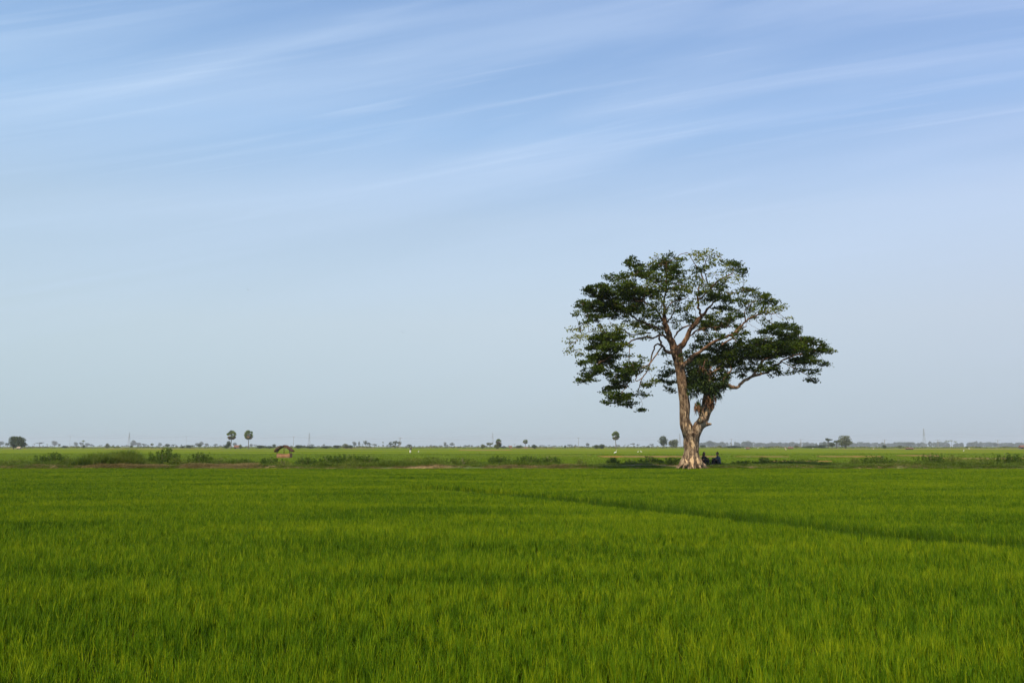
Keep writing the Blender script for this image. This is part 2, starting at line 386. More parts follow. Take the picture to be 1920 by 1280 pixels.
def clump(rr, nb, rad, h, w, lean=0.12, curve=0.25, base=0.0, segs=3, lo=0.55):
    V = []; Fc = []; T = []
    for _ in range(nb):
        a = rr.uniform(0, 6.28); r = rad * math.sqrt(rr.random()); x, y = r * math.cos(a), r * math.sin(a)
        L_ = h * rr.uniform(lo, 1.12); hd = rr.uniform(0, 6.28); ln = abs(rr.gauss(0, lean)); cv = abs(rr.gauss(0, curve))
        fw = rr.uniform(0, 6.28); sx, sy = math.cos(fw), math.sin(fw); ww = w * rr.uniform(0.7, 1.3); t = rr.uniform(0.25, 0.75)
        if rr.random() < 0.03: t = 1.1
        b = len(V)
        for i in range(segs + 1):
            q = i / segs; th = ln + cv * q * q; dx = math.sin(th) * L_ * q
            px, py, pz = x + dx * math.cos(hd), y + dx * math.sin(hd), base + L_ * q * math.cos(th * 0.8)
            wd = ww * (1 - q ** 2.2) * (0.75 + 0.25 * min(1, q * 4)) / 2
            if i == segs: V.append((px, py, pz)); T.append(t)
            else:
                V.append((px - sx * wd, py - sy * wd, pz)); V.append((px + sx * wd, py + sy * wd, pz)); T += [t, t]
        for i in range(segs - 1): k = b + 2 * i; Fc.append((k, k + 1, k + 3, k + 2))
        k = b + 2 * (segs - 1); Fc.append((k, k + 1, k + 2))
    return V, Fc, T
_np = np.random.default_rng(11)
def fbm(x, y, sx, sy, seed):
    out = np.empty(len(x))
    for i in range(len(x)): out[i] = mnoise.fractal(Vector((x[i] * sx, y[i] * sy, seed)), 0.7, 2.0, 3)
    return out
# the narrow channel that cuts across the near paddy (ground coordinates)
FUR = np.array([(-3.6, 33.6), (-2.4, 32.4), (0.0, 29.2), (3.2, 23.3), (5.9, 17.4), (7.1, 15.3), (8.3, 13.8), (11.5, 10.5), (13.5, 8)])
def fur_dist(x, y):
    best = np.full(len(x), 1e9); side = np.zeros(len(x))
    for (a, b) in zip(FUR[:-1], FUR[1:]):
        d = b - a; L2 = (d ** 2).sum(); t = np.clip(((x - a[0]) * d[0] + (y - a[1]) * d[1]) / L2, 0, 1)
        q = np.hypot(x - a[0] - t * d[0], y - a[1] - t * d[1]); s = np.sign((x - a[0]) * -d[1] + (y - a[1]) * d[0])
        m = q < best; best[m] = q[m]; side[m] = s[m]
    return best, side
def build_rice():
    rr = random.Random(3)
    pts = []
    for (ya, yb, den) in [(3.0, 12, 330), (12, 25, 230), (25, 42, 130), (42, 62.4, 85)]:
        A = 2 * (0.62 * (ya + yb) / 2 + 3.0) * (yb - ya); n = int(A * den)
        y = _np.uniform(ya, yb, int(n * 1.25)); hw = 0.62 * y + 3.0
        keep = _np.uniform(0, 1, len(y)) < hw / (0.62 * yb + 3.0); y = y[keep][:n]
        x = _np.uniform(-1, 1, len(y)) * (0.62 * y + 3.0)
        pts.append(np.stack([x, y], 1))
    p = np.concatenate(pts); x, y = p[:, 0], p[:, 1]
    yl = y + 0.45 * np.sin(x * 0.35) * 0.6
    keep = yl < 62.0
    fd, side = fur_dist(x, y)
    gap = 0.24 + 0.014 * y
    keep &= (fd > gap) | (_np.uniform(0, 1, len(x)) < 0.12)
    n1 = fbm(x, y, 0.16, 0.40, 1.0); n2 = fbm(x, y, 1.1, 1.3, 5.0)
    n3 = fbm(x, y, 8.0, 8.0, 8.0); h = 1.0 + 0.18 * n1 + 0.12 * n2 + 0.12 * n3
    keep &= _np.uniform(0, 1, len(x)) < np.clip(0.80 + 2.8 * n3 + 0.6 * n1 + np.clip((y - 12) / 30, 0, .5), 0.08 + np.clip((y - 12) / 60, 0, .5), 1.0)
    h[(fd < gap)] *= 0.45
    far_side = np.clip(1 - (fd - gap) / 2.2, 0, 1) * (fd > gap); UP = -1 if ((x * 0 + 1) > 0).all() and fur_dist(np.array([9.0]), np.array([30.0]))[1][0] < 0 else 1
    h *= 1 + 0.22 * far_side * (side * UP > 0)
    x, y, h = x[keep], y[keep], h[keep]; n = len(x)
    wx = 1 + 0.036 * y; sc = np.stack([wx, wx, h * _np.uniform(0.86, 1.12, n)], 1)
    rot = np.stack([_np.normal(0, 0.05, n), _np.normal(0.01, 0.05, n), _np.uniform(0, 6.28, n)], 1)
    variants = [clump(rr, 12, 0.023, 0.205, 0.0064, lean=0.08, curve=0.12, lo=0.80) for _ in range(8)]
    scatter('rice', M_rice, np.stack([x, y, np.zeros(n)], 1), rot, sc, _np.integers(0, 8, n), variants,
            'bright green young rice blades filling the whole near paddy', 'rice')
    # taller, darker green blade clumps set along the line of the channel
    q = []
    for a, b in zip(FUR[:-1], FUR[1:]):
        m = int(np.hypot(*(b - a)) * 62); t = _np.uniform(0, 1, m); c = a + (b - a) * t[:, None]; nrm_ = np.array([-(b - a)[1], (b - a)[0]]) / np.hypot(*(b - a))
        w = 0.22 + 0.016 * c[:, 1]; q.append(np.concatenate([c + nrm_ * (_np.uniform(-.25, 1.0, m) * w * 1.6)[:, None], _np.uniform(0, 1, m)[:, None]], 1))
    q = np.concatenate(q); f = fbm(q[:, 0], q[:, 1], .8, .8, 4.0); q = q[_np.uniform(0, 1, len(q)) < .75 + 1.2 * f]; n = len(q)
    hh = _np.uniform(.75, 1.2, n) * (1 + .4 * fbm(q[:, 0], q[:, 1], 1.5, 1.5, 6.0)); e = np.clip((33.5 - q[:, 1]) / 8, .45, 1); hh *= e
    scatter('channel_blades', M_deep, np.stack([q[:, 0], q[:, 1], np.zeros(n)], 1), np.stack([_np.normal(0, .1, n), _np.normal(0, .1, n), _np.uniform(0, 6.28, n)], 1),
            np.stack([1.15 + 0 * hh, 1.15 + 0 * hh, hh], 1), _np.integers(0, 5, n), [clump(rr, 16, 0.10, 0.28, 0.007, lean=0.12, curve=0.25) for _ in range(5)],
            'darker green blades along the narrow channel cutting across the near paddy', 'grass')
    # rice of the paddies beyond the embankment
    ps = []
    for (ya, yb, den) in [(68, 90, 7.0), (90, 130, 3.6), (130, 200, 1.3)]:
        A = 2 * 0.64 * (ya + yb) / 2 * (yb - ya); m = int(A * den)
        y = _np.uniform(ya, yb, m); x = _np.uniform(-1, 1, m) * 0.66 * y; ps.append(np.stack([x, y], 1))
    p = np.concatenate(ps); x, y = p[:, 0], p[:, 1]
    n1 = fbm(x, y, 0.03, 0.16, 2.0); keep = _np.uniform(0, 1, len(x)) < np.clip(0.8 + n1, 0.2, 1)
    for (a, b, d, w) in [(1120, 1345, 138, 10), (1375, 1475, 139, 6), (1525, 1650, 139, 9), (1680, 1760, 150, 10), (1745, 1935, 118, 6), (1410, 1560, 98, 3.0)]:
        keep &= ~((x > X(a, d)) & (x < X(b, d)) & (abs(y - d + 3) < w * .5 + 3))
    x, y, n1 = x[keep], y[keep], n1[keep]; n = len(x)
    s = 1.5 + (y - 68) * 0.016
    sc = np.stack([s, s, (0.75 + 0.25 * n1) * _np.uniform(0.8, 1.2, n)], 1)
    rot = np.stack([np.zeros(n), np.zeros(n), _np.uniform(0, 6.28, n)], 1)
    variants = [clump(rr, 26, 0.20, 0.30, 0.022, lean=0.2, curve=0.4, segs=2) for _ in range(4)]
    scatter('far_rice', M_ricefar, np.stack([x, y, np.zeros(n)], 1), rot, sc, _np.integers(0, 4, n), variants,
            'paler yellowish green rice of the paddies beyond the embankment', 'rice')
build_rice()
def strip_grass(name, mat, segs, variants, label, cat, seed):
    """segs: (px0, px1, distance, depth, height scale, count)"""
    g = np.random.default_rng(seed); P_, Sc = [], []
    for (a, b, d, dep, hs, n) in segs:
        x = g.uniform(X(a, d), X(b, d), n); y = d + g.uniform(-.5, .5, n) * dep
        lump = np.array([0.75 + 0.55 * mnoise.noise(Vector((q * 0.9, w, seed))) for q, w in zip(x, y)])
        z = np.array([bund_z(q, w) - 0.02 for q, w in zip(x, y)]); z = np.maximum(z, 0)
        e = np.minimum(1, np.minimum(x - X(a, d), X(b, d) - x) / max(0.3, 0.15 * (X(b, d) - X(a, d))) * 0.6 + 0.4)
        h = hs * lump * e * g.uniform(0.75, 1.2, n)
        P_.append(np.stack([x, y, z], 1)); Sc.append(np.stack([0.8 + h * 0.6, 0.8 + h * 0.6, h], 1))
    P_ = np.concatenate(P_); Sc = np.concatenate(Sc); n = len(P_)
    rot = np.stack([g.normal(0, .08, n), g.normal(0, .08, n), g.uniform(0, 6.28, n)], 1)
    scatter(name, mat, P_, rot, Sc, g.integers(0, len(variants), n), variants, label, cat)
def build_bund_grass():
    rr = random.Random(21)
    tall = [clump(rr, 26, 0.16, 1.0, 0.020, lean=0.10, curve=0.5, segs=4) for _ in range(5)]
    strip_grass('reed_bed', M_grass, [(150, 272, 64.2, 2.6, 1.12, 900), (120, 160, 64.5, 2.0, 0.7, 160), (268, 300, 64.5, 2, 0.75, 130)], tall,
                'stand of tall green reeds with tawny stems on the embankment at left', 'reeds', 4)
    tuft = [clump(rr, 24, 0.16, 0.42, 0.018, lean=0.35, curve=0.6, segs=3) for _ in range(5)]
    strip_grass('bund_grass', M_grass, [(-60, 160, 64.5, 3.5, 1.1, 900), (300, 560, 65.2, 3.0, 0.95, 1000), (560, 860, 64.5, 3.5, 1.25, 1700), (560, 1000, 62.8, 0.9, 0.45, 700), (1000, 1275, 62.6, 1.2, 0.42, 650), (1322, 1400, 62.4, 1.0, .35, 160), (1330, 1980, 62.5, 1.2, 0.5, 1300), (-60, 165, 62.3, 1.2, .45, 500), (265, 340, 62.3, 1.2, .45, 220), (470, 700, 62.4, 1.1, .4, 420), (850, 1060, 64.5, 3, 0.9, 900),
                 (1060, 1270, 65.5, 3, 0.6, 500), (1330, 1560, 65, 3.5, 0.75, 900), (1540, 1700, 65, 4, 0.8, 800), (1640, 1860, 64.8, 4, 1.15, 1300), (1800, 1990, 64.6, 3.4, 1.4, 900),
                 (-60, 1990, 68.5, 2.5, 0.55, 2600)], tuft,
                'rough green grass and weeds covering the embankment', 'grass', 9)
    strip_grass('dry_grass', M_dry, [(-60, 300, 62.2, 1.2, 0.45, 500), (330, 500, 62.4, 2.4, 0.60, 900), (500, 900, 62.1, 1.4, 0.35, 450), (900, 1130, 62.2, 1.6, 0.5, 600), (1130, 1980, 61.9, 0.9, 0.28, 800),
                 (1600, 1760, 64, 3, 0.55, 300), (165, 330, 62.4, 1.2, 0.75, 600), (1540, 1640, 66, 3, 0.5, 260)], tuft,
                'dry straw-coloured grass along the foot of the embankment', 'grass', 14)
build_bund_grass()

# ================================================================== the big tree
TD = 61.6            # distance of the trunk (on the embankment)
K1 = 3.692
def C1(cx, cy, dz=0.0): return P(1050 + cx / K1, 460 + cy / K1, TD + dz)
U = TD / F / K1       # metres per tracing unit
# traced limbs: (x, y, radius in tracing px, depth in metres relative to the trunk)
def S3(x, y): return ((x - 1050) * K1, (y - 460) * K1)
TRUNK = [
    [(*S3(1296, 880), 62, 0), (*S3(1296, 862), 56, 0), (*S3(1296, 845), 50, 0), (*S3(1296, 828), 50, 0), (*S3(1297, 812), 54, 0)],
    [(*S3(1294, 818), 46, 0), (*S3(1287, 800), 41, -.1), (*S3(1284, 785), 35, -.1), (*S3(1284, 760), 38, -.1), (*S3(1280, 730), 34, -.1), (*S3(1276, 700), 34, 0), (*S3(1273, 680), 37, 0), (*S3(1269, 662), 40, 0), (*S3(1267, 652), 40, 0)],
    [(*S3(1299, 822), 44, 0), (*S3(1308, 802), 36, 0), (*S3(1318, 788), 36, .1), (*S3(1323, 770), 38, .1), (*S3(1326, 755), 36, .2), (*S3(1327, 738), 30, .2), (*S3(1329, 722), 26, .3)],
    [(*S3(1317, 796), 22, 0), (*S3(1325, 795), 15, -.2), (*S3(1334, 794.5), 6, -.4)],
    [(*S3(1330, 772), 12, 0), (*S3(1336, 764), 11, -.1), (*S3(1337, 757), 11, -.1), (*S3(1333, 752), 9, 0)],
    [(*S3(1312, 790), 20, -.3), (*S3(1316, 786), 22, -.4), (*S3(1320, 790), 17, -.4)],
]
LIMBS = [
    # A left-centre leader
    [(790, 720, 30, 0), (765, 650, 27, 0), (740, 590, 22, -.2), (727, 520, 18, -.4), (722, 440, 13, -.6), (722, 380, 10, -.7), (735, 300, 8, -.7), (738, 200, 6, -.8), (735, 120, 4, -.9)],
    [(732, 550, 11, -.3), (700, 500, 9, -.6), (660, 440, 8, -1.0), (600, 400, 6, -1.5), (520, 380, 5, -2.0)],
    # B centre-right leader
    [(800, 740, 30, 0), (850, 690, 23, .1), (875, 640, 20, .2), (910, 580, 18, .2), (960, 515, 17, .1), (990, 480, 14, 0), (1050, 410, 9, .1), (1100, 370, 8, .3), (1180, 340, 6, .6), (1250, 320, 4, 1.0)],
    [(978, 495, 13, 0), (960, 430, 12, -.2), (955, 380, 11, -.3), (990, 350, 9, -.3), (1040, 300, 9, -.4), (1080, 260, 8, -.5), (1140, 220, 6, -.6), (1200, 190, 4, -.7)],
    [(955, 385, 9, -.3), (960, 300, 7, .3), (990, 240, 6, .5), (975, 190, 5, .5), (940, 140, 4, .4), (905, 80, 3, .3), (880, 50, 2, .3)],
    [(1040, 300, 6, -.4), (1010, 220, 4.5, -.8), (1000, 150, 4, -1.0), (1020, 80, 3, -1.1)],
    [(785, 640, 9, -.3), (820, 590, 9, -.8), (870, 560, 7, -1.2), (930, 545, 6, -1.6)],
    # D long limb to the right
    [(845, 835, 20, -.2), (900, 790, 18, -.5), (930, 760, 16, -.7), (1000, 710, 14, -.9), (1060, 670, 14, -1.0), (1130, 640, 13, -1.1), (1200, 610, 13, -1.0), (1240, 570, 12, -.9), (1290, 520, 10, -.8), (1350, 490, 7, -.8), (1420, 470, 5, -.8), (1500, 470, 3, -.8)],
    [(1120, 690, 9, -.6), (1190, 645, 9, -.4), (1230, 600, 6, -.2), (1290, 560, 4, .2)],
    [(1285, 520, 6, -.8), (1280, 450, 4.5, -.8), (1330, 400, 3.5, -.8)],
    # E lower right limb
    [(1020, 1040, 24, .3), (1080, 990, 20, .2), (1150, 968, 17, 0), (1220, 982, 15, -.1), (1270, 940, 14, -.2), (1320, 915, 14, -.3), (1400, 890, 11, -.5), (1470, 860, 10, -.6), (1530, 800, 9, -.6), (1600, 770, 7, -.6), (1700, 740, 5, -.6), (1800, 730, 3, -.6)],
    [(1322, 912, 12, -.3), (1370, 850, 11, -.4), (1420, 785, 10, -.6), (1480, 775, 8, -.9), (1560, 770, 6, -1.2)],
    [(1420, 785, 7, -.5), (1400, 720, 6, 0), (1350, 680, 4, .6)],
    [(1530, 800, 5, -.5), (1620, 850, 4, 0), (1700, 890, 3, .3), (1760, 940, 2, .4)],
    # broken pale snags on the right stem
    [(1010, 1080, 22, .2), (1030, 980, 19, 0), (1020, 900, 15, -.2), (990, 850, 12, -.3), (950, 825, 6, -.4)],
    [(995, 860, 8, -.3), (1003, 800, 5, -.5)],
    [(1025, 960, 10, 0), (1050, 880, 8, -.4), (1110, 850, 7, -.6)],
    [(1090, 985, 14, .2), (1130, 930, 12, 0), (1185, 855, 8, -.2)],
    # F drooping limbs left of the trunk
    [(790, 745, 18, -.1), (740, 740, 14, -.4), (712, 700, 11, -.8), (690, 660, 10, -1.0), (685, 620, 7, -1.0)],
    [(715, 705, 9, -.8), (668, 683, 7, -1.1), (645, 730, 6.5, -1.2), (625, 800, 6, -1.3), (600, 880, 5, -1.4), (570, 920, 5, -1.4), (548, 980, 4, -1.4), (535, 1020, 3, -1.5)],
    [(710, 690, 7, -.8), (660, 760, 6, -1.5), (620, 820, 5, -1.9), (560, 850, 4, -2.2), (500, 900, 3, -2.4), (460, 980, 2, -2.6)],
    [(570, 920, 4, -1.4), (525, 938, 4, -1.3), (535, 900, 4, -1.2), (570, 870, 3, -1.0)],
    # G limbs to the left
    [(760, 650, 15, 0), (700, 622, 10, -.4), (620, 640, 8, -1.0), (540, 640, 7, -1.6), (480, 670, 6, -2.0), (430, 700, 5, -2.3), (330, 780, 4, -2.6)],
    [(738, 575, 11, -.2), (640, 560, 9, .4), (560, 520, 8, .8), (480, 480, 7, 1.1), (420, 460, 5, 1.3), (350, 460, 4, 1.4)],
    [(625, 600, 6, -.6), (500, 620, 5, -1.0), (430, 580, 5, -1.2), (380, 615, 4, -1.3), (300, 600, 3, -1.3), (200, 600, 2.4, -1.3), (120, 650, 2, -1.3)],
    [(480, 672, 4, -2.0), (483, 740, 3, -2.1), (480, 820, 2, -2.2)],
    [(725, 460, 6, -.6), (770, 400, 5, -.2), (850, 375, 4, .2), (890, 350, 3, .3)],
    [(735, 310, 5, -.7), (640, 250, 4, -1.2), (540, 210, 3, -1.6)],
    [(735, 540, 9, -.2), (780, 480, 6, 1.2), (800, 400, 5, 1.8), (790, 300, 4, 2.0)],
    [(875, 650, 10, .2), (930, 600, 8, 1.2), (1000, 575, 6, 2.0), (1090, 565, 5, 2.6), (1180, 560, 4, 3.0)],
    [(840, 850, 10, .3), (790, 880, 6, 1.2), (750, 900, 4, 1.8)],
]
# leaf masses: (x, y, rx, ry, type) n normal, d dense, s sparse, o olive, b bare twigs
PADS = """760 90 60 34 n;700 150 90 36 n;500 120 52 34 d;560 190 85 32 n;370 222 66 22 n;450 200 55 22 n;640 125 36 18 s;780 180 60 50 n;850 210 40 38 s;900 260 48 24 s;700 230 85 26 n;800 245 58 26 n;505 250 40 20 s;
270 310 86 42 d;330 350 96 46 d;480 300 86 36 d;520 352 86 44 d;620 330 76 34 n;200 400 66 28 d;160 452 46 18 n;250 430 86 32 d;350 420 104 34 d;470 430 84 36 d;240 500 76 26 n;400 490 76 22 n;185 535 46 20 n;600 440 60 34 s;640 480 56 26 n;560 550 80 26 o;650 572 70 26 o;700 600 40 18 o;430 558 60 18 o;545 400 56 36 n;
850 300 76 22 o;760 295 56 20 n;820 420 56 26 s;880 480 44 24 s;650 380 46 26 s;690 310 50 24 n;760 450 40 30 s;680 520 50 24 n;790 520 36 24 s;
960 170 48 28 n;1030 150 56 24 s;1000 75 105 36 b;930 52 48 16 b;1110 110 58 20 s;1200 140 66 32 n;1255 170 42 38 n;1180 225 74 24 b;1250 250 52 12 b;1120 290 42 28 n;1020 330 66 22 n;1080 362 84 30 n;960 235 30 16 s;1060 200 50 20 b;1130 240 40 18 s;930 380 46 30 s;1010 400 40 20 s;
1300 310 56 26 n;1250 335 56 22 s;1380 350 62 30 n;1330 400 64 34 s;1450 400 62 30 n;1540 432 46 20 s;1400 450 74 26 s;1280 442 54 34 s;1570 500 36 10 b;1230 480 46 20 n;1490 440 60 22 s;1340 500 50 20 s;1180 380 60 20 n;
900 512 66 22 n;1000 540 76 26 d;1080 562 76 24 d;1150 520 76 30 n;1205 562 56 18 n;1150 440 56 20 n;1250 612 56 22 n;980 572 56 20 n;1040 500 50 18 n;1060 470 44 16 s;
1500 560 76 22 d;1600 562 52 22 d;1450 600 68 18 d;1560 612 86 36 d;1640 662 86 34 d;1480 680 76 36 d;1350 680 76 36 d;1270 655 56 26 n;1725 662 46 30 d;1785 682 52 24 d;1845 722 40 15 n;1740 732 76 30 d;1600 720 96 36 d;1700 800 96 26 d;1825 822 44 18 n;1650 850 62 24 s;1740 870 46 24 n;1750 922 50 22 n;1500 730 96 42 d;1400 760 76 42 d;1440 838 76 34 n;1300 740 76 50 d;1290 822 66 42 n;1245 885 42 34 n;1350 858 46 24 n;1500 892 46 16 n;1590 885 30 14 s;
1160 720 66 44 d;1060 705 66 34 d;1000 655 56 22 n;950 700 46 34 n;880 762 44 34 n;1050 780 86 46 d;1150 800 76 52 d;1200 765 60 40 d;960 790 60 40 d;
740 822 46 26 s;740 885 54 34 n;762 950 46 32 n;700 940 28 18 n;730 745 36 16 s;760 1000 34 14 n;
330 640 96 34 d;270 655 66 34 d;400 642 56 26 n;230 702 56 34 d;350 702 86 34 d;280 782 86 36 d;350 782 62 36 n;180 812 56 18 d;240 862 66 30 d;170 908 56 22 n;150 944 30 13 n;300 862 56 36 n;335 892 26 26 n;215 925 40 16 n;430 660 40 20 s;
95 585 56 26 b;62 662 40 34 b;100 722 46 34 b;35 732 26 7 b;140 640 60 34 b;160 570 50 20 b;130 760 30 14 s;
440 852 56 28 d;540 832 56 26 n;570 782 36 16 s;470 752 46 18 s;480 872 76 28 d;420 922 66 32 d;400 970 66 28 d;340 1012 50 20 n;400 1042 76 34 d;320 1080 26 11 n;440 1082 56 24 n;500 1092 36 20 n;560 1138 20 9 n;600 980 46 22 n;620 852 38 16 s;590 1022 38 16 n;510 1020 30 20 s;640 940 30 14 s;600 300 70 50 s;700 330 60 40 s;690 420 60 50 s;560 480 70 40 s;500 540 60 26 s;780 350 40 40 s;850 440 60 30 s;880 300 40 60 s;920 200 40 40 s;1080 300 60 40 s;1000 280 50 40 s;1150 330 50 30 s;1240 380 60 30 s;1180 460 60 30 s;1050 520 60 30 s;300 560 60 20 s;370 590 60 26 s;270 600 50 26 s;420 620 60 24 s;540 610 50 20 o;450 700 50 30 s;380 820 40 40 s;460 800 40 26 s;600 640 40 18 s;830 350 50 30 n;900 430 40 24 s;800 560 30 30 s;1120 430 50 20 n;420 280 50 40 n;610 210 50 30 n;820 140 40 30 s;680 80 50 20 b;840 90 30 24 s;1130 170 50 26 s;1400 520 60 18 s;1100 620 60 18 n;980 620 40 18 n;1230 690 40 30 d;1420 640 50 24 n;1560 680 60 30 n;1880 730 20 8 s;1680 700 50 30 n;450 350 50 30 n;960 900 76 54 d;930 950 56 56 d;1010 940 66 50 d;1100 900 60 46 d;1030 1000 70 36 d;905 860 40 46 n;900 930 36 50 n;1140 900 40 30 n;980 820 70 40 d;140 420 30 20 n;200 320 30 30 n;110 470 16 10 s;330 470 60 20 n;560 150 50 20 n;470 250 40 30 s"""
def resample(pl, step):
    out = [pl[0]]
    for a, b in zip(pl[:-1], pl[1:]):
        L_ = (b[0] - a[0]).length; n = max(1, int(L_ / step))
        for i in range(1, n + 1):
            t = i / n; out.append((a[0].lerp(b[0], t), a[1] + (b[1] - a[1]) * t))
    return out
def smooth_path(pl):
    """Catmull-Rom through the traced points"""
    if len(pl) < 3: return pl
    out = []
    for i in range(len(pl) - 1):
        p0, p1, p2, p3 = pl[max(i - 1, 0)], pl[i], pl[i + 1], pl[min(i + 2, len(pl) - 1)]
        for k in range(4):
            t = k / 4
            f = lambda a, b, c, d: 0.5 * ((2 * b) + (c - a) * t + (2 * a - 5 * b + 4 * c - d) * t * t + (3 * b - a - 3 * c + d) * t ** 3)
            out.append((f(p0[0], p1[0], p2[0], p3[0]), p1[1] + (p2[1] - p1[1]) * t))
    out.append(pl[-1]); return out
def remeshed(mb, voxel, name, mat, parent=None, smooth_it=4):
    o = mb.build(name, mat); md = o.modifiers.new('r', 'REMESH'); md.mode = 'VOXEL'; md.voxel_size = voxel; md.use_smooth_shade = True
    if smooth_it:
        s = o.modifiers.new('s', 'SMOOTH'); s.iterations = smooth_it; s.factor = 0.5
    dg = bpy.context.evaluated_depsgraph_get(); me = bpy.data.meshes.new_from_object(o.evaluated_get(dg))
    old = o.data; o.modifiers.clear(); o.data = me; bpy.data.meshes.remove(old)
    me.name = name
    if not me.materials: me.materials.append(mat)
    me.polygons.foreach_set('use_smooth', [True] * len(me.polygons))
    o.parent = parent; return o
def bark_material():
    m, nt, N, L, out = newmat('rain_tree_bark')
    n1 = noise_node(nt, 5.0, 9, stretch=(1, 1, 0.35), dist=0.5, rough=0.72); n2 = noise_node(nt, 9.0, 6, stretch=(1, 1, 0.22)); n3 = noise_node(nt, 1.3, 5, stretch=(1, 1, 0.45), dist=0.8)
    base = rampnode(nt, n1, [(0.39, (0.045, 0.030, 0.020)), (0.47, (0.18, 0.12, 0.075)), (0.55, (0.35, 0.25, 0.155)), (0.66, (0.58, 0.46, 0.31))])
    pale = rampnode(nt, n2, [(0.3, (0.50, 0.32, 0.16)), (0.7, (0.82, 0.60, 0.35))])
    at = N('ShaderNodeAttribute'); at.attribute_name = 'pale'
    a = N('ShaderNodeMath'); a.operation = 'MULTIPLY_ADD'; L(n3, a.inputs[0]); a.inputs[1].default_value = 3.2; L(at.outputs['Fac'], a.inputs[2])
    b = N('ShaderNodeMath'); b.operation = 'MULTIPLY_ADD'; L(n2, b.inputs[0]); b.inputs[1].default_value = 1.6; L(a.outputs[0], b.inputs[2])
    f = rampnode(nt, b.outputs[0], [(0.0, 0.0), (1.0, 0.0)])
    mr = N('ShaderNodeMapRange'); L(b.outputs[0], mr.inputs[0]); mr.inputs[1].default_value = 2.72; mr.inputs[2].default_value = 2.86
    mx = N('ShaderNodeMix'); mx.data_type = 'RGBA'; L(mr.outputs[0], mx.inputs[0]); L(base, mx.inputs[6]); L(pale, mx.inputs[7])
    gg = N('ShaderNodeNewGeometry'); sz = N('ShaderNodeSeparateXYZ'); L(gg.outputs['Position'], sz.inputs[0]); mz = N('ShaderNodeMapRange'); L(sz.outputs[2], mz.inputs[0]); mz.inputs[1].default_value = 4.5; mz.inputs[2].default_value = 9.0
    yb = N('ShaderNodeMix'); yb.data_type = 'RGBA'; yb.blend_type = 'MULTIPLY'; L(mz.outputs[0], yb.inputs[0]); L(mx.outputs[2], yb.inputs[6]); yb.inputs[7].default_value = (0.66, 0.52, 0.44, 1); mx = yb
    p = N('ShaderNodeBsdfPrincipled'); L(mx.outputs[2], p.inputs['Base Color']); p.inputs['Roughness'].default_value = 0.9; p.inputs['Specular IOR Level'].default_value = 0.15
    bp = N('ShaderNodeBump'); bp.inputs['Strength'].default_value = 1.0; bp.inputs['Distance'].default_value = 0.2; L(n2, bp.inputs['Height']); L(bp.outputs[0], p.inputs['Normal'])
    L(p.outputs[0], out.inputs[0]); return m
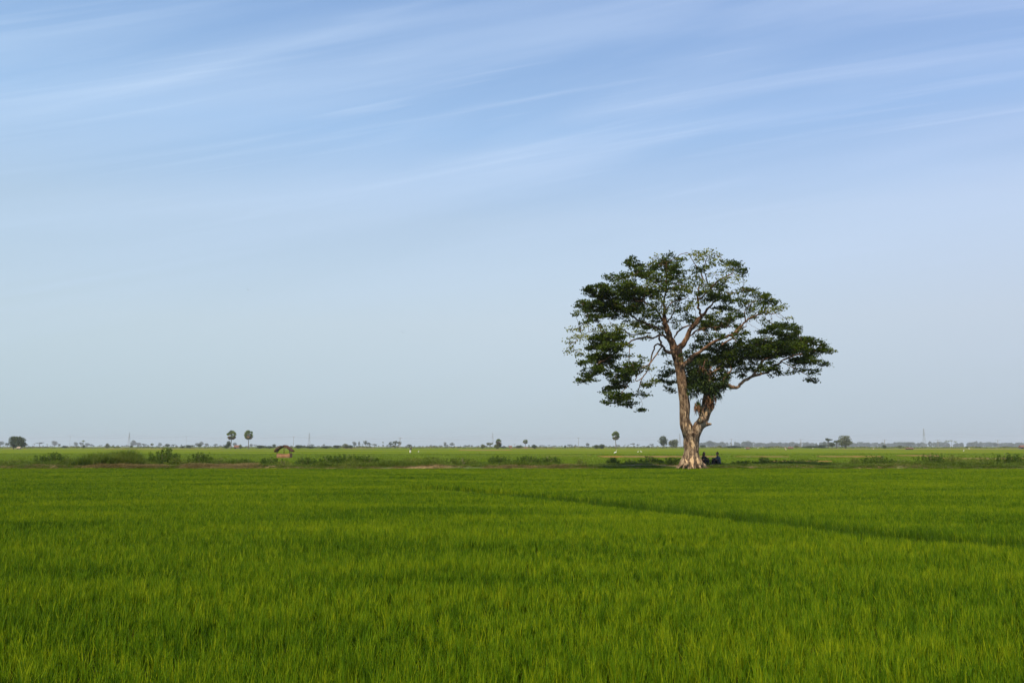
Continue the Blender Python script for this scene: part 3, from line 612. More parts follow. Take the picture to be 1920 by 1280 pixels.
def build_big_tree():
    root_loc = P(1296, 874.5, TD); root_loc.z = 0.25
    root = empty('rain_tree', root_loc, 'tall spreading tree with a pale forked trunk standing alone on the embankment', 'tree')
    g = np.random.default_rng(77); rr = random.Random(8)
    M_bark = bark_material()
    to3 = lambda pl: [(C1(a, b, d), r * U) for (a, b, r, d) in pl]
    mb = MB()
    for pl in TRUNK:
        q = smooth_path(to3(pl)); mb.tube([p for p, r in q], [r for p, r in q], 16)
    bx = C1(*S3(1296, 874), 0)
    for k in range(9):      # root flare
        w = 2 * math.pi * k / 9 + rr.uniform(-.25, .25); ln = rr.uniform(0.68, 0.95) + (0.12 if math.cos(w) < 0 else 0)
        d = Vector((math.cos(w), math.sin(w) * 0.9, 0)); pts = [bx + d * 0.32 + Vector((0, 0, 1.15)), bx + d * 0.42 + Vector((0, 0, .6)), bx + d * 0.62 + Vector((0, 0, .25)), bx + d * ln + Vector((0, 0, -0.02)), bx + d * (ln + .35) + Vector((0, 0, -.3))]
        mb.tube(pts, [0.16, 0.20, 0.17, 0.11, 0.05], 10)
    skeleton = []
    for pl in LIMBS:
        q = resample(smooth_path(to3(pl)), 0.25); q = [(p, r * (0.80 if r < 0.16 else 0.92)) for p, r in q]
        q = [(p + Vector([rr.gauss(0, 0.55 * min(r, 0.06)) for _ in range(3)]), r) for p, r in q]
        skeleton.append(q)
        if pl[0][2] >= 10 or pl[0][2] * U > 0.09: 
            big = [x for x in q if x[1] > 0.055]
            if len(big) > 1: mb.tube([p for p, r in big], [r for p, r in big], 12)
    tr = remeshed(mb, 0.042, 'trunk', M_bark, None, 3)
    me = tr.data; n = len(me.vertices); co = np.empty(n * 3, dtype=np.float32); me.vertices.foreach_get('co', co); co = co.reshape(-1, 3)
    nrm = np.empty(n * 3, dtype=np.float32); me.vertices.foreach_get('normal', nrm); nrm = nrm.reshape(-1, 3)
    pale = np.full(n, -1.0)
    # where the outer bark has flaked away (photo px along a line, half width in m)
    for (pts, w) in [([(1293, 872), (1296, 850), (1297, 838), (1295, 826)], .20), ([(1284, 800), (1283, 785), (1283, 772)], .13), ([(1293, 808), (1289, 796)], .12), ([(1287, 870), (1284, 862)], .14),
                     ([(1310, 790), (1312, 778)], .13), ([(1322, 776), (1328, 762)], .13), ([(1306, 866), (1303, 850)], .10), ([(1268, 672), (1265, 664)], .10)]:
        for a, b in zip(pts[:-1], pts[1:]):
            A = np.array(P(*a, TD)); B = np.array(P(*b, TD)); AB = B - A
            q = co - A; t = np.clip((q[:, [0, 2]] @ AB[[0, 2]]) / (AB[[0, 2]] ** 2).sum(), 0, 1)
            d = np.hypot(q[:, 0] - t * AB[0], q[:, 2] - t * AB[2]); pale = np.maximum(pale, 0.9 - d / w * 0.9)
    pale = np.clip(pale, -0.45, 0.9)
    pale[co[:, 2] < 1.4] += 0.08
    for i in range(n):
        x, y, z = co[i]; f = min(1.0, max(0.25, (6 - z) / 4))
        r_ = abs(mnoise.noise(Vector((x * 5, y * 5, z * 0.7)))) * 0.075 + mnoise.noise(Vector((x * 1.7, y * 1.7, z * 1.2))) * 0.07 + mnoise.noise(Vector((x * 9, y * 9, z * 4))) * 0.018
        co[i] += nrm[i] * (r_ * f - 0.01)
    me.vertices.foreach_set('co', co.reshape(-1)); a = me.attributes.new('pale', 'FLOAT', 'POINT'); a.data.foreach_set('value', pale.astype(np.float32)); me.update()
    # ---- crown: grow twigs towards the leaf masses (space colonisation)
    A, AT = [], []
    cx0 = 880
    for i, s in enumerate(PADS.replace('\n', '').split(';')):
        q = s.split(); 
        if len(q) < 5: continue
        x, y, rx, ry = map(float, q[:4]); ty = q[4]
        half = 4.4 * math.sqrt(max(0.15, 1 - ((x - 930) / 1050) ** 2)) * (0.55 if y > 800 else 1)
        near = min(((C1(x, y, 0) - Vector((p.x, TD, p.z))).length, p.y - TD) for sk in skeleton for p, r in sk)
        dz = near[1] + rr.uniform(-1, 1) * half * (0.5 if ty in 'bs' else 0.6)
        if 890 < x < 1230 and y > 640: dz = rr.uniform(0.3, 3.0) if y < 850 else rr.uniform(0.2, 1.4)
        if 840 < x < 1250 and 490 < y < 620: dz = abs(dz) + 1.5
        if x < 790 and x > 690 and y > 730: dz = rr.uniform(0.8, 2.2)
        c = C1(x, y, dz); Rz = min(1.25, max(0.55, rx * U * 1.15)); rX, rY = rx * U * 1.08, ry * U * 1.02
        vol = 4.19 * rX * rY * Rz; k = max(6, int(vol * {'n': 26, 'd': 30, 's': 22, 'o': 26, 'b': 30}[ty]))
        v = g.normal(0, 1, (k, 3)); v /= np.linalg.norm(v, axis=1)[:, None]; v *= (g.uniform(0.15, 1, k) ** 0.42)[:, None]
        v *= np.array([rX, Rz, rY]); v[:, 2] += 0.08 * np.sin(v[:, 0] * 5 + i)
        A.append(v + np.array(c)); AT += [ty] * k
    A = np.concatenate(A); AT = np.array(AT)
    nodes = [np.array(p) for sk in skeleton for p, r in sk if r < 0.16]; parent = [-1] * len(nodes); n0 = len(nodes)
    ND = np.array(nodes); dist = np.full(len(A), 1e9); near = np.zeros(len(A), dtype=int)
    def upd(newpts, base):
        nonlocal dist, near
        D = np.linalg.norm(A[:, None, :] - newpts[None], axis=2); j = D.argmin(1); d = D[np.arange(len(A)), j]; m = d < dist
        dist[m] = d[m]; near[m] = j[m] + base
    for b in range(0, len(ND), 500): upd(ND[b:b + 500], b)
    alive = np.ones(len(A), bool); STEP, KILL = 0.20, 0.24; dirs = {}
    attr_node = np.zeros(len(A), dtype=int)
    for it in range(90):
        kill = alive & (dist < KILL); attr_node[kill] = near[kill]; alive &= ~kill
        if not alive.any(): break
        idx = np.where(alive)[0]; nn = near[idx]; un = np.unique(nn); new = []
        for u in un:
            q = idx[nn == u]; d = (A[q] - ND[u]); d /= np.linalg.norm(d, axis=1)[:, None]; m = d.mean(0)
            if np.linalg.norm(m) < 0.15: m = d[0]
            m = m / np.linalg.norm(m) + g.normal(0, 0.28, 3)
            if u in dirs: m = m + dirs[u] * 0.5
            m /= np.linalg.norm(m); new.append((ND[u] + m * STEP, u, m))
        b = len(ND)
        for k, (p, u, m) in enumerate(new): parent.append(int(u)); dirs[b + k] = m
        NP = np.array([p for p, u, m in new]); ND = np.concatenate([ND, NP]); upd(NP, b)
    attr_node[alive] = near[alive]
    nN = len(ND); par = np.array(parent); w = np.zeros(nN); kids = [[] for _ in range(nN)]
    for i in range(n0, nN): kids[par[i]].append(i)
    for i in range(nN - 1, n0 - 1, -1):
        w[i] = max(w[i], 1.0)
        if par[i] >= 0: w[par[i]] += w[i]
    rad = 0.0095 * w ** 0.45
    tb = MB()
    done = set()
    def chain(start, i):
        pts = [ND[start], ND[i]]; rs = [min(rad[i] * 1.15, 0.07), min(rad[i], 0.065)]; done.add(i)
        while kids[i]:
            ks = sorted(kids[i], key=lambda q: -w[q]); j = ks[0]
            for q in ks[1:]: stack.append((i, q))
            pts.append(ND[j]); rs.append(min(rad[j], 0.065)); i = j; done.add(i)
        tb.tube(pts, rs, 5, t=0.5, cap=False)
    stack = [(par[i], i) for i in range(n0, nN) if par[i] < n0]
    while stack:
        a_, b_ = stack.pop(); chain(a_, b_)
    for sk in skeleton:      # thin ends of the traced limbs
        q = [x for x in sk if x[1] <= 0.075]
        if len(q) > 1: tb.tube([p for p, r in q], [r for p, r in q], 7, cap=True)
    br = tb.build('branches', M_bark, None, smooth=True)
    a = br.data.attributes.new('pale', 'FLOAT', 'POINT'); a.data.foreach_set('value', np.full(len(br.data.vertices), -0.45, dtype=np.float32))
    # leaves
    per = {'n': 25, 'd': 31, 's': 13, 'o': 18, 'b': 5}; tn = {'n': 0.40, 'd': 0.36, 's': 0.62, 'o': 0.85, 'b': 0.95}
    cnt = np.array([per[t] for t in AT]); C = np.repeat(A, cnt, axis=0); T = np.repeat(np.array([tn[t] for t in AT]), cnt)
    T = T + np.repeat(g.normal(0, .10, len(A)), cnt) + g.normal(0, 0.08, len(C))
    off = g.normal(0, 1, C.shape) * np.array([0.15, 0.15, 0.065]); C = C + off
    Q = leaves(g, C, 0.165, 0.095, tilt=0.55)
    cr = quads_mesh('leaves', Q, np.clip(T, 0, 1.2), M_crown)
    print('big tree: attractors', len(A), 'nodes', nN, 'leaves', len(C))
    for o in (tr, br, cr):
        o.parent = root; o.matrix_parent_inverse = Matrix.Translation(root_loc).inverted()
    # ---- ferns growing in the fork
    fr = empty('epiphyte_fern', C1(1010, 1000, 0), 'shaggy green and rusty ferns growing in the fork of the big tree', 'fern')
    inv = Matrix.Translation(fr.location).inverted()
    def straps(cx, cy, dz, rx, ry, n_, ln, up):
        out = []; 
        for _ in range(n_):
            a_ = rr.uniform(0, 6.28); r_ = math.sqrt(rr.random()); p = C1(cx + rx * r_ * math.cos(a_), cy + ry * r_ * math.sin(a_), dz + rr.uniform(-.5, .4))
            hd = rr.uniform(0, 6.28); el = rr.gauss(up, 0.5); l_ = ln * rr.uniform(.5, 1.2)
            d = Vector((math.cos(hd) * math.cos(el), math.sin(hd) * math.cos(el), math.sin(el))); s = d.cross(Vector((0, 0, 1))); s = (s.normalized() if s.length > 1e-3 else Vector((1, 0, 0))) * 0.034
            m1 = p + d * l_ * .5; e = p + d * l_ + Vector((0, 0, -0.35 * l_))
            out.append([p - s * .6, p + s * .6, m1 + s, m1 - s]); out.append([m1 - s, m1 + s, e + s * .15, e - s * .15])
        return out
    gf, bf = [], []
    for q in [(960, 920, -.4, 66, 66, 460, .34, .4), (1000, 985, -.5, 80, 50, 560, .34, .3), (1100, 985, -.4, 56, 36, 420, .34, .5), (930, 850, -.1, 46, 50, 260, .36, .4), (920, 1000, -.2, 46, 50, 320, .32, -.1), (1065, 1030, -.3, 50, 30, 220, .34, -.4), (1020, 850, .3, 70, 50, 150, .5, .5), (1140, 960, -.3, 30, 20, 90, .5, .7), (955, 1100, -.3, 20, 36, 60, .35, -1.1)]:
        gf += straps(*q)
    for q in [(1050, 880, -.5, 56, 46, 14, .35, .3), (1080, 930, -.5, 50, 36, 10, .35, .2), (950, 1110, -.5, 20, 30, 80, .35, -1.1), (1030, 1050, -.4, 60, 26, 80, .4, -1.0), (985, 860, -.5, 26, 26, 40, .4, 0), (1035, 1100, -.5, 36, 20, 50, .3, -.8)]:
        bf += straps(*q)
    for nm, ff, mt in (('green_fronds', gf, M_fern), ('dead_fronds', bf, M_fernb)):
        V = np.array([[list(v) for v in q] for q in ff]); V = V - np.array(fr.location)
        quads_mesh(nm, V, g.uniform(0.2, 0.8, len(V)), mt, fr)
build_big_tree()

# ================================================================== shrubs on the embankment
def shrub_mesh(rng, w, d, h, n, leaf, lobes=7):
    """leaf cloud built of uneven lobes, base at z=0"""
    C = []
    k = int(16 + 22 * w)
    for i in range(k):      # leafy shoots rising and spreading from the base
        b = np.array([rng.uniform(-.42, .42) * w, rng.uniform(-.42, .42) * d]); m = n // k
        prof = math.sqrt(max(.12, 1 - (2 * b[0] / w) ** 2)); hh = h * prof * rng.uniform(.5, 1.05)
        out = b * rng.uniform(.15, .45) + rng.normal(0, .06, 2); t = rng.uniform(0.05, 1, m) ** .8; sp = .04 + .09 * (1 - t)
        C.append(np.stack([b[0] + out[0] * t + rng.normal(0, 1, m) * sp, b[1] + out[1] * t + rng.normal(0, 1, m) * sp, hh * t], 1))
    C = np.concatenate(C); C[:, 2] = np.maximum(C[:, 2], 0.03)
    return C, leaves(rng, C, leaf, leaf * 0.5, tilt=1.1)
def build_shrubs():
    g = np.random.default_rng(31); rr = random.Random(31)
    rows = [  # px centre, top row, width px, distance, leaf colour, label
        (18, 861, 44, 64.0, 's', 'low yellowish shrub on the embankment near the left edge of the picture'),
        (70, 863, 26, 64.2, 's', 'small brownish shrub between the left edge and the rounded dark bush'),
        (99, 849, 34, 64.4, 'd', 'dark rounded bush on the embankment left of the tall reeds'),
        (128, 860, 26, 64.2, 's', 'sprawling low shrub just left of the tall reeds'),
        (308, 842, 36, 64.6, 'd', 'spiky olive bush rising just right of the tall reeds'),
        (340, 857, 34, 64.2, 's', 'brownish low shrub between the spiky bush and the twin-topped bush'),
        (376, 848, 28, 64.6, 'd', 'twin-topped dark bush over the bare brown soil'),
        (410, 858, 50, 64.2, 's', 'tangled reddish green scrub above the bare brown soil'),
        (455, 860, 30, 64.4, 'd', 'low green shrub left of the field shelter'),
        (509, 857, 28, 64.4, 'd', 'dark shrub just left of and below the field shelter'),
        (530, 863, 24, 64.0, 's', 'small shrub directly in front of the field shelter'),
        (571, 858, 26, 64.4, 'd', 'rounded dark shrub right of the field shelter'),
        (618, 855, 44, 64.6, 'd', 'left end of the wide leafy thicket in the middle of the embankment'),
        (648, 852, 42, 64.8, 'd', 'tallest bush in the wide leafy thicket at mid embankment'),
        (688, 854, 36, 64.6, 'd', 'right end of the wide leafy thicket at mid embankment'),
        (725, 862, 40, 64.4, 's', 'low weedy shrub just right of the wide leafy thicket'),
        (775, 858, 34, 64.4, 's', 'ragged shrub in front of the far worker in dark and white'),
        (815, 857, 50, 64.6, 's', 'broad reddish green scrub over a brown bare patch'),
        (868, 858, 34, 64.4, 's', 'low shrub between the broad scrub and the rounded green bush'),
        (938, 854, 32, 64.6, 'd', 'rounded green bush below the vine-covered palm'),
        (990, 855, 36, 64.6, 'd', 'left one of two joined bushes below the small gapped palm'),
        (1030, 856, 30, 64.6, 'd', 'right one of two joined bushes below the small gapped palm'),
        (1088, 861, 14, 65.5, 's', 'thin weedy plant on the embankment left of the shaded strip'),
        (1149, 858, 14, 66.0, 'd', 'slim dark shrub in the shade straight below the lone sugar palm'),
        (1183, 861, 12, 66.4, 's', 'small shaded weed between the slim shrub and the round shaded bush'),
        (1217, 856, 24, 66.4, 'd', 'round dark bush in the tree shade left of the trunk'),
        (1236, 862, 10, 66.4, 's', 'tiny upright weed between the round shaded bush and the trunk'),
        (1262, 858, 34, 66.6, 'd', 'dark bush half hidden behind the left side of the trunk'),
        (1331, 862, 30, 65.3, 'd', 'shaded bush right of the trunk around the first seated person'),
        (1398, 863, 34, 66.0, 'd', 'low shaded shrub right of the second seated person'),
        (1432, 857, 16, 66.4, 's', 'thin upright shrub at the edge of the tree shade'),
        (1456, 863, 34, 66.0, 'd', 'low shrub at the right end of the tree shade'),
        (1505, 860, 44, 66.2, 's', 'flat straggly shrub past the right end of the shade'),
        (1602, 857, 14, 65.5, 's', 'small upright shrub on the reddish part of the embankment'),
        (1643, 855, 38, 65.0, 'd', 'green shrub left of the darkest bush at right'),
        (1680, 860, 40, 65.0, 's', 'spreading low shrub between two bushes at right'),
        (1747, 850, 36, 65.0, 'd', 'darkest domed bush on the right part of the embankment'),
        (1786, 853, 30, 65.0, 's', 'grassy shrub touching the right side of the domed bush'),
        (1845, 856, 34, 64.8, 's', 'left end of the leafy thicket near the right edge'),
        (1883, 850, 26, 64.8, 'd', 'taller bush in the leafy thicket near the right edge'),
        (1912, 852, 34, 64.8, 'd', 'bush cut by the right edge of the picture'),
    ]
    for (px, top, w, d, ty, lab) in rows:
        d = {1262: 64.8, 1334: 63.0}.get(px, d)
        base = P(px, 870, d); zb = max(0.05, bund_z(base.x, d) - 0.03); base = Vector((base.x, d, zb))
        h = (P(px, top, d).z - zb) * 1.08; wm = w * d / F * 1.1; dp = max(0.7, min(wm, 1.7)); wm *= 1.35
        r = empty('shrub', base, lab, 'shrub', 'shrubs along the embankment')
        n = int(500 + 1300 * wm * h); C, Q = shrub_mesh(g, wm, dp, h, n, 0.10 if ty == 'd' else 0.085)
        quads_mesh('foliage', Q, np.clip(g.normal(0.38 if ty == 'd' else 0.62, .16, len(Q)), 0, 1.1), M_scrub if ty == 'd' else M_grass if rr.random() < .5 else M_scrub, r)
        sb = MB()
        for _ in range(9):
            a = rr.uniform(0, 6.28); q = rr.uniform(.2, .8)
            e = Vector((math.cos(a) * wm * .4 * q, math.sin(a) * dp * .4 * q, h * rr.uniform(.6, 1.02)))
            sb.tube([(0, 0, -.05), e * .5 + Vector((rr.uniform(-.05, .05), 0, .04)), e], [.014, .010, .004], 5)
        sb.build('stems', M_twig, r)
build_shrubs()

# ================================================================== things in the far paddies
def plain(name, c, rough=0.8):
    return rough_mat(name, [tuple(q * 0.8 for q in c), c, tuple(min(1, q * 1.15) for q in c)], scale=8, bump=0.1, rough=rough)
M_thatch = rough_mat('thatch', [(0.06, 0.035, 0.025), (0.13, 0.08, 0.055), (0.24, 0.16, 0.115)], scale=5, bump=0.8, stretch=(4, 1, 1))
M_redthatch = rough_mat('dark_red_thatch', [(0.04, 0.018, 0.014), (0.10, 0.05, 0.035), (0.17, 0.09, 0.065)], scale=5, bump=0.8)
M_wood = plain('weathered_wood', (0.14, 0.10, 0.06)); M_clay = rough_mat('orange_clay', [(0.20, 0.09, 0.04), (0.31, 0.16, 0.08), (0.44, 0.27, 0.15)], scale=2.5, bump=0.3)
def build_shelter():
    d = 122.0; c = P(532.5, 857, d); r = empty('field_shelter', (c.x, d, 0), 'open thatched field shelter on an orange clay base in the left paddy', 'shelter')
    q = d / F    # metres per photo pixel
    X0 = lambda px: (px - 532.5) * q; Z0 = lambda py: CAMZ - (py - HZ) * q
    b = MB(); zt, zb = Z0(849.5), Z0(856.8)
    n = 14; x0, x1 = X0(521.5), X0(545.5)
    for i in range(n + 1):
        t = i / n; x = x0 + (x1 - x0) * t; sag = 0.10 * math.sin(math.pi * t)
        for y, z in ((-.75, 0.0), (-.80, zt * .5), (-.72, zt - sag), (-.5, zt - sag - .02), (.7, zt - sag), (.75, 0.0)): b.v.append((x, y, z)); b.t.append(.5)
    for i in range(n):
        for k in range(5): a = i * 6 + k; b.f.append((a, a + 6, a + 7, a + 1))
    b.f.append(tuple(range(6))); b.f.append(tuple(n * 6 + k for k in range(6))[::-1])
    b.build('clay_base', M_clay, r)
    for (px, y, lean, top) in [(521.5, -.6, -.02, 841), (530.5, .5, 0, 836.5), (544, -.55, .03, 842), (543.0, .6, .02, 842)]:
        MB().tube([(X0(px), y, 0), (X0(px) + lean, y, Z0(top))], [.055, .045], 8).build('post', M_wood, r)
    MB().tube([(X0(534), -.8, Z0(834.6)), (X0(533), .9, Z0(834.6))], .05, 8).build('ridge_pole', M_wood, r)
    def slab(xs, zs, y0, y1, th, name, mat, shag):
        m = MB(); rr = random.Random(len(xs) + shag); ny = 6; nx = len(xs)
        for s in (0, 1):
            for i in range(nx):
                for j in range(ny + 1):
                    m.v.append((xs[i] + rr.uniform(-.04, .04), y0 + (y1 - y0) * j / ny, zs[i] - s * th + rr.uniform(-.03, .03))); m.t.append(.5)
        w = ny + 1; o = nx * w
        for i in range(nx - 1):
            for j in range(ny):
                a = i * w + j; m.f.append((a, a + w, a + w + 1, a + 1)); m.f.append((o + a, o + a + 1, o + a + w + 1, o + a + w))
        for i in range(nx - 1):
            for j in (0, ny): a = i * w + j; m.f.append((a, a + w, o + a + w, o + a))
        for j in range(ny):
            for i in (0, nx - 1): a = i * w + j; m.f.append((a, a + 1, o + a + 1, o + a))
        g = np.random.default_rng(shag); ob = m.build(name, mat, r)
        k = 260; t = g.uniform(0, 1, k); xi = np.interp(t, np.linspace(0, 1, nx), xs); zi = np.interp(t, np.linspace(0, 1, nx), zs)
        C = np.stack([xi, g.uniform(y0 - .1, y1 + .1, k), zi - th * g.uniform(0, 1, k)], 1)
        return ob, C
    o1, C1_ = slab([X0(528.5), X0(524.5), X0(520.5), X0(517.3)], [Z0(835.2), Z0(836.6), Z0(840.0), Z0(844.0)], -1.0, .9, .26, 'left_roof', M_thatch, 40)
    o2, C2_ = slab([X0(533.5), X0(537), X0(541), X0(545), X0(548.8)], [Z0(834.3), Z0(836), Z0(838.6), Z0(841.5), Z0(845)], -1.0, .9, .12, 'right_roof', M_redthatch, 41)
    g = np.random.default_rng(3)
    for o, C in ((o1, C1_), (o2, C2_)):
        L_ = leaves(g, C, 0.34, 0.05, tilt=0.4, droop=0.7); quads_mesh('loose_straw', L_, g.uniform(0.1, .7, len(L_)), M_dry if o is o1 else M_fernb, o)
build_shelter()

# ---- people
def capsule_body(name, chains, voxel, mat, parent):
    mb = MB()
    for pts, rad in chains:
        mb.tube(pts, rad, 12)
        mb.ball(pts[0], rad[0] if isinstance(rad, list) else rad, 12, 8); mb.ball(pts[-1], rad[-1] if isinstance(rad, list) else rad, 12, 8)
    o = remeshed(mb, voxel, name, mat, None, 2); o.parent = parent; return o
M_skin = plain('brown_skin', (0.20, 0.11, 0.07), 0.6); M_hair = plain('black_hair', (0.012, 0.010, 0.010), 0.5)
M_blue = plain('pale_blue_cloth', (0.06, 0.08, 0.115)); M_darkc = plain('dark_cloth', (0.020, 0.022, 0.030)); M_brownc = plain('dark_brown_cloth', (0.035, 0.022, 0.018))
M_cream = plain('cream_cloth', (0.72, 0.60, 0.42)); M_white = plain('white_cloth', (0.80, 0.80, 0.74)); M_grey = plain('grey_cloth', (0.06, 0.07, 0.08))
def hand(ch, w, f):
    """palm at wrist w pointing along f, five fingers"""
    w, f = Vector(w), Vector(f).normalized(); s = f.cross(Vector((0, 0, 1))); s = s.normalized() if s.length > .1 else Vector((1, 0, 0)); dn = s.cross(f).normalized()
    if dn.z > 0: dn = -dn
    ch.append(([w, w + f * .045, w + f * .08], [.024, .034, .032]))
    for k, L_ in zip((-1.5, -.5, .5, 1.5), (.062, .075, .080, .066)):
        b = w + f * .08 + s * k * .019; ch.append(([b, b + f * L_ * .5 + dn * .006, b + f * L_ * .85 + dn * .03], [.0095, .009, .0075]))
    b = w + f * .025 + s * .028; ch.append(([b, b + f * .03 + s * .028, b + f * .058 + s * .030 + dn * .01], [.012, .011, .009]))
def seated(px, d, rot, label, shirt, trouser, hairlong, z):
    loc = Vector((X(px, d), d, z)); r = empty('person', loc, label, 'person', 'people resting in the shade'); r.rotation_euler.z = rot
    # faces -Y; sits on the ground with knees up and arms round the knees
    V = Vector; ch = []
    ch.append(([V((0, .02, .10)), V((0, .05, .30)), V((0, .0, .50)), V((0, -.05, .60))], [.15, .13, .15, .07]))
    ch.append(([V((0, -.05, .58)), V((0, -.07, .68))], [.055, .052]))
    ch.append(([V((0, -.075, .72)), V((0, -.085, .79)), V((0, -.075, .845))], [.070, .086, .078])); ch.append(([V((0, -.16, .765)), V((0, -.175, .75))], [.014, .012]))
    for s in (-1, 1):
        ch.append(([V((s * .09, 0, .09)), V((s * .12, -.22, .30)), V((s * .12, -.36, .43))], [.088, .072, .056]))
        ch.append(([V((s * .12, -.36, .43)), V((s * .12, -.40, .22)), V((s * .12, -.38, .05))], [.055, .052, .036]))
        ch.append(([V((s * .12, -.36, .035)), V((s * .13, -.50, .03)), V((s * .13, -.57, .025))], [.040, .036, .026]))
        ch.append(([V((s * .155, -.03, .54)), V((s * .23, -.12, .40)), V((s * .20, -.28, .36))], [.052, .042, .036]))
        ch.append(([V((s * .20, -.28, .36)), V((s * .10, -.42, .38))], [.036, .026])); hand(ch, (s * .10, -.42, .38), (-s, -.15, -.1))
        ch.append(([V((s * .086, -.075, .78)), V((s * .092, -.065, .77))], [.018, .014]))
    capsule_body('body', ch, 0.013, M_skin, r)
    t = [([V((0, .03, .12)), V((0, .05, .30)), V((0, .0, .50)), V((0, -.04, .58))], [.165, .145, .165, .085])]
    for s in (-1, 1): t.append(([V((s * .13, -.02, .54)), V((s * .235, -.12, .40)), V((s * .215, -.20, .375))], [.066, .056, .050]))
    capsule_body('shirt', t, 0.018, shirt, r)
    t = [([V((0, .02, .10)), V((0, .02, .14))], [.165, .16])]
    for s in (-1, 1):
        t.append(([V((s * .09, 0, .10)), V((s * .12, -.22, .30)), V((s * .12, -.37, .43))], [.102, .085, .068])); t.append(([V((s * .12, -.37, .43)), V((s * .12, -.40, .22)), V((s * .12, -.385, .10))], [.068, .062, .055]))
    capsule_body('trousers', t, 0.018, trouser, r)
    h = [([V((0, -.045, .80)), V((0, -.05, .85))], [.098, .088])]
    if hairlong: h.append(([V((0, .01, .80)), V((0, .055, .66)), V((0, .09, .50))], [.085, .075, .045]))
    capsule_body('hair', h, 0.014, M_hair, r)
    for s in (-1, 1): MB().ball((s * .032, -.158, .79), .010, 8, 6).build('eye', M_white, r)
seated(1319, 63.9, R(20), 'person in dark brown clothes sitting in the shade beside the big trunk', M_brownc, M_darkc, True, .42)
seated(1346, 63.9, R(-75), 'person in pale blue top sitting in the shade further from the trunk', M_blue, M_darkc, False, .42)
def stooping(px, row, d, rot, label, shirt, cloth, s=1.0):
    loc = Vector((X(px, d), d, 0)); r = empty('person', loc, label, 'person', 'people working in the far paddies'); r.rotation_euler.z = rot; r.scale = (s, s, s)
    V = Vector; ch = []
    ch.append(([V((0, .05, .88)), V((0, -.10, 1.08)), V((0, -.30, 1.28)), V((0, -.36, 1.36))], [.14, .13, .15, .07]))
    ch.append(([V((0, -.36, 1.34)), V((0, -.42, 1.42))], [.055, .05])); ch.append(([V((0, -.44, 1.45)), V((0, -.48, 1.51)), V((0, -.47, 1.56))], [.07, .086, .078]))
    ch.append(([V((0, -.56, 1.47)), V((0, -.575, 1.455))], [.014, .012]))
    for q in (-1, 1):
        ch.append(([V((q * .09, .04, .86)), V((q * .11, -.04, .48)), V((q * .12, .04, .10))], [.088, .060, .038])); ch.append(([V((q * .12, .05, .04)), V((q * .13, -.12, .03)), V((q * .13, -.17, .03))], [.04, .035, .025]))
        ch.append(([V((q * .17, -.28, 1.28)), V((q * .20, -.36, 1.02)), V((q * .16, -.50, .84))], [.052, .042, .028])); hand(ch, (q * .16, -.50, .84), (0, -.5, -1))
    capsule_body('body', ch, 0.016, M_skin, r)
    t = [([V((0, .02, .95)), V((0, -.12, 1.10)), V((0, -.29, 1.27)), V((0, -.34, 1.34))], [.155, .15, .168, .085])]
    for q in (-1, 1): t.append(([V((q * .15, -.27, 1.28)), V((q * .205, -.36, 1.04)), V((q * .18, -.43, .94))], [.066, .056, .045]))
    capsule_body('shirt', t, 0.02, shirt, r)
    capsule_body('wrap', [([V((0, .04, .92)), V((0, .03, .65)), V((0, .02, .42))], [.155, .19, .20])], .022, cloth, r)
    capsule_body('hair', [([V((0, -.44, 1.53)), V((0, -.44, 1.58))], [.095, .085])], .016, M_hair, r)
stooping(769.5, 850, 205, R(35), 'stooping person in a dark top and white cloth in the middle far paddy', M_grey, M_white, 1.0)
stooping(1473, 844, 345, R(-60), 'stooping person in cream clothes in the far paddy right of the big tree', M_cream, M_cream, 1.05)

# ---- egrets
M_feather = plain('white_feathers', (0.85, 0.85, 0.82)); M_beak = plain('yellow_beak', (0.6, 0.4, 0.08)); M_legs = plain('dark_legs', (0.05, 0.05, 0.04))
def egret_proto():
    r = empty('egret', (0, 0, 0)); V = Vector
    mb = MB(); mb.tube([V((-.30, 0, .42)), V((-.15, 0, .48)), V((.05, 0, .54)), V((.17, 0, .58))], [.02, .085, .10, .05], 12)
    mb.tube([V((.15, 0, .58)), V((.22, 0, .68)), V((.17, 0, .78)), V((.20, 0, .88))], [.05, .030, .024, .030], 10); mb.ball(V((.215, 0, .89)), (.045, .032, .032))
    remeshed(mb, .012, 'body', M_feather, r, 2)
    MB().tube([V((.25, 0, .89)), V((.37, 0, .87))], [.014, .003], 8).build('beak', M_beak, r)
    for s in (-1, 1): MB().tube([V((0, s * .03, .47)), V((.03, s * .03, .24)), V((0, s * .03, 0.0)), V((.06, s * .03, 0))], [.012, .008, .008, .006], 6).build('leg', M_legs, r)
    return r
eg = egret_proto()
for i, (px, d, s, rz, lab) in enumerate([
        (1153.5, 165, 1.30, .3, 'largest white egret standing below the lone sugar palm'),
        (785, 215, 1.0, 1.2, 'white egret just right of the far worker in dark and white'),
        (1202, 210, 1.0, 2.8, 'right one of two small white egrets between the palm and the trunk'),
        (1196, 212, .9, .2, 'left one of two small white egrets between the palm and the trunk'),
        (1806.5, 250, 1.1, .6, 'nearer white egret in the far paddy at right, below the tall thin palms'),
        (1817, 400, 1.5, 2.5, 'farther white egret right of the tall thin palms, near the horizon'),
        (1637.5, 420, 1.3, .4, 'white egret near the horizon right of the broad green tree'),
        (1421, 480, 1.7, .4, 'white bird near the horizon left of the worker in cream'),
        (1397, 500, 1.4, 2.2, 'white bird near the horizon beside the small pinkish hut'),
        (1524, 450, 1.5, .9, 'white bird near the horizon right of the worker in cream')]):
    o = eg if i == 0 else copy_tree(eg)
    o.location = (X(px, d), d, 0.02); s *= .85; o.scale = (s, s, s); o.rotation_euler.z = rz; tag(o, lab, 'egret', 'white egrets in the far paddies')
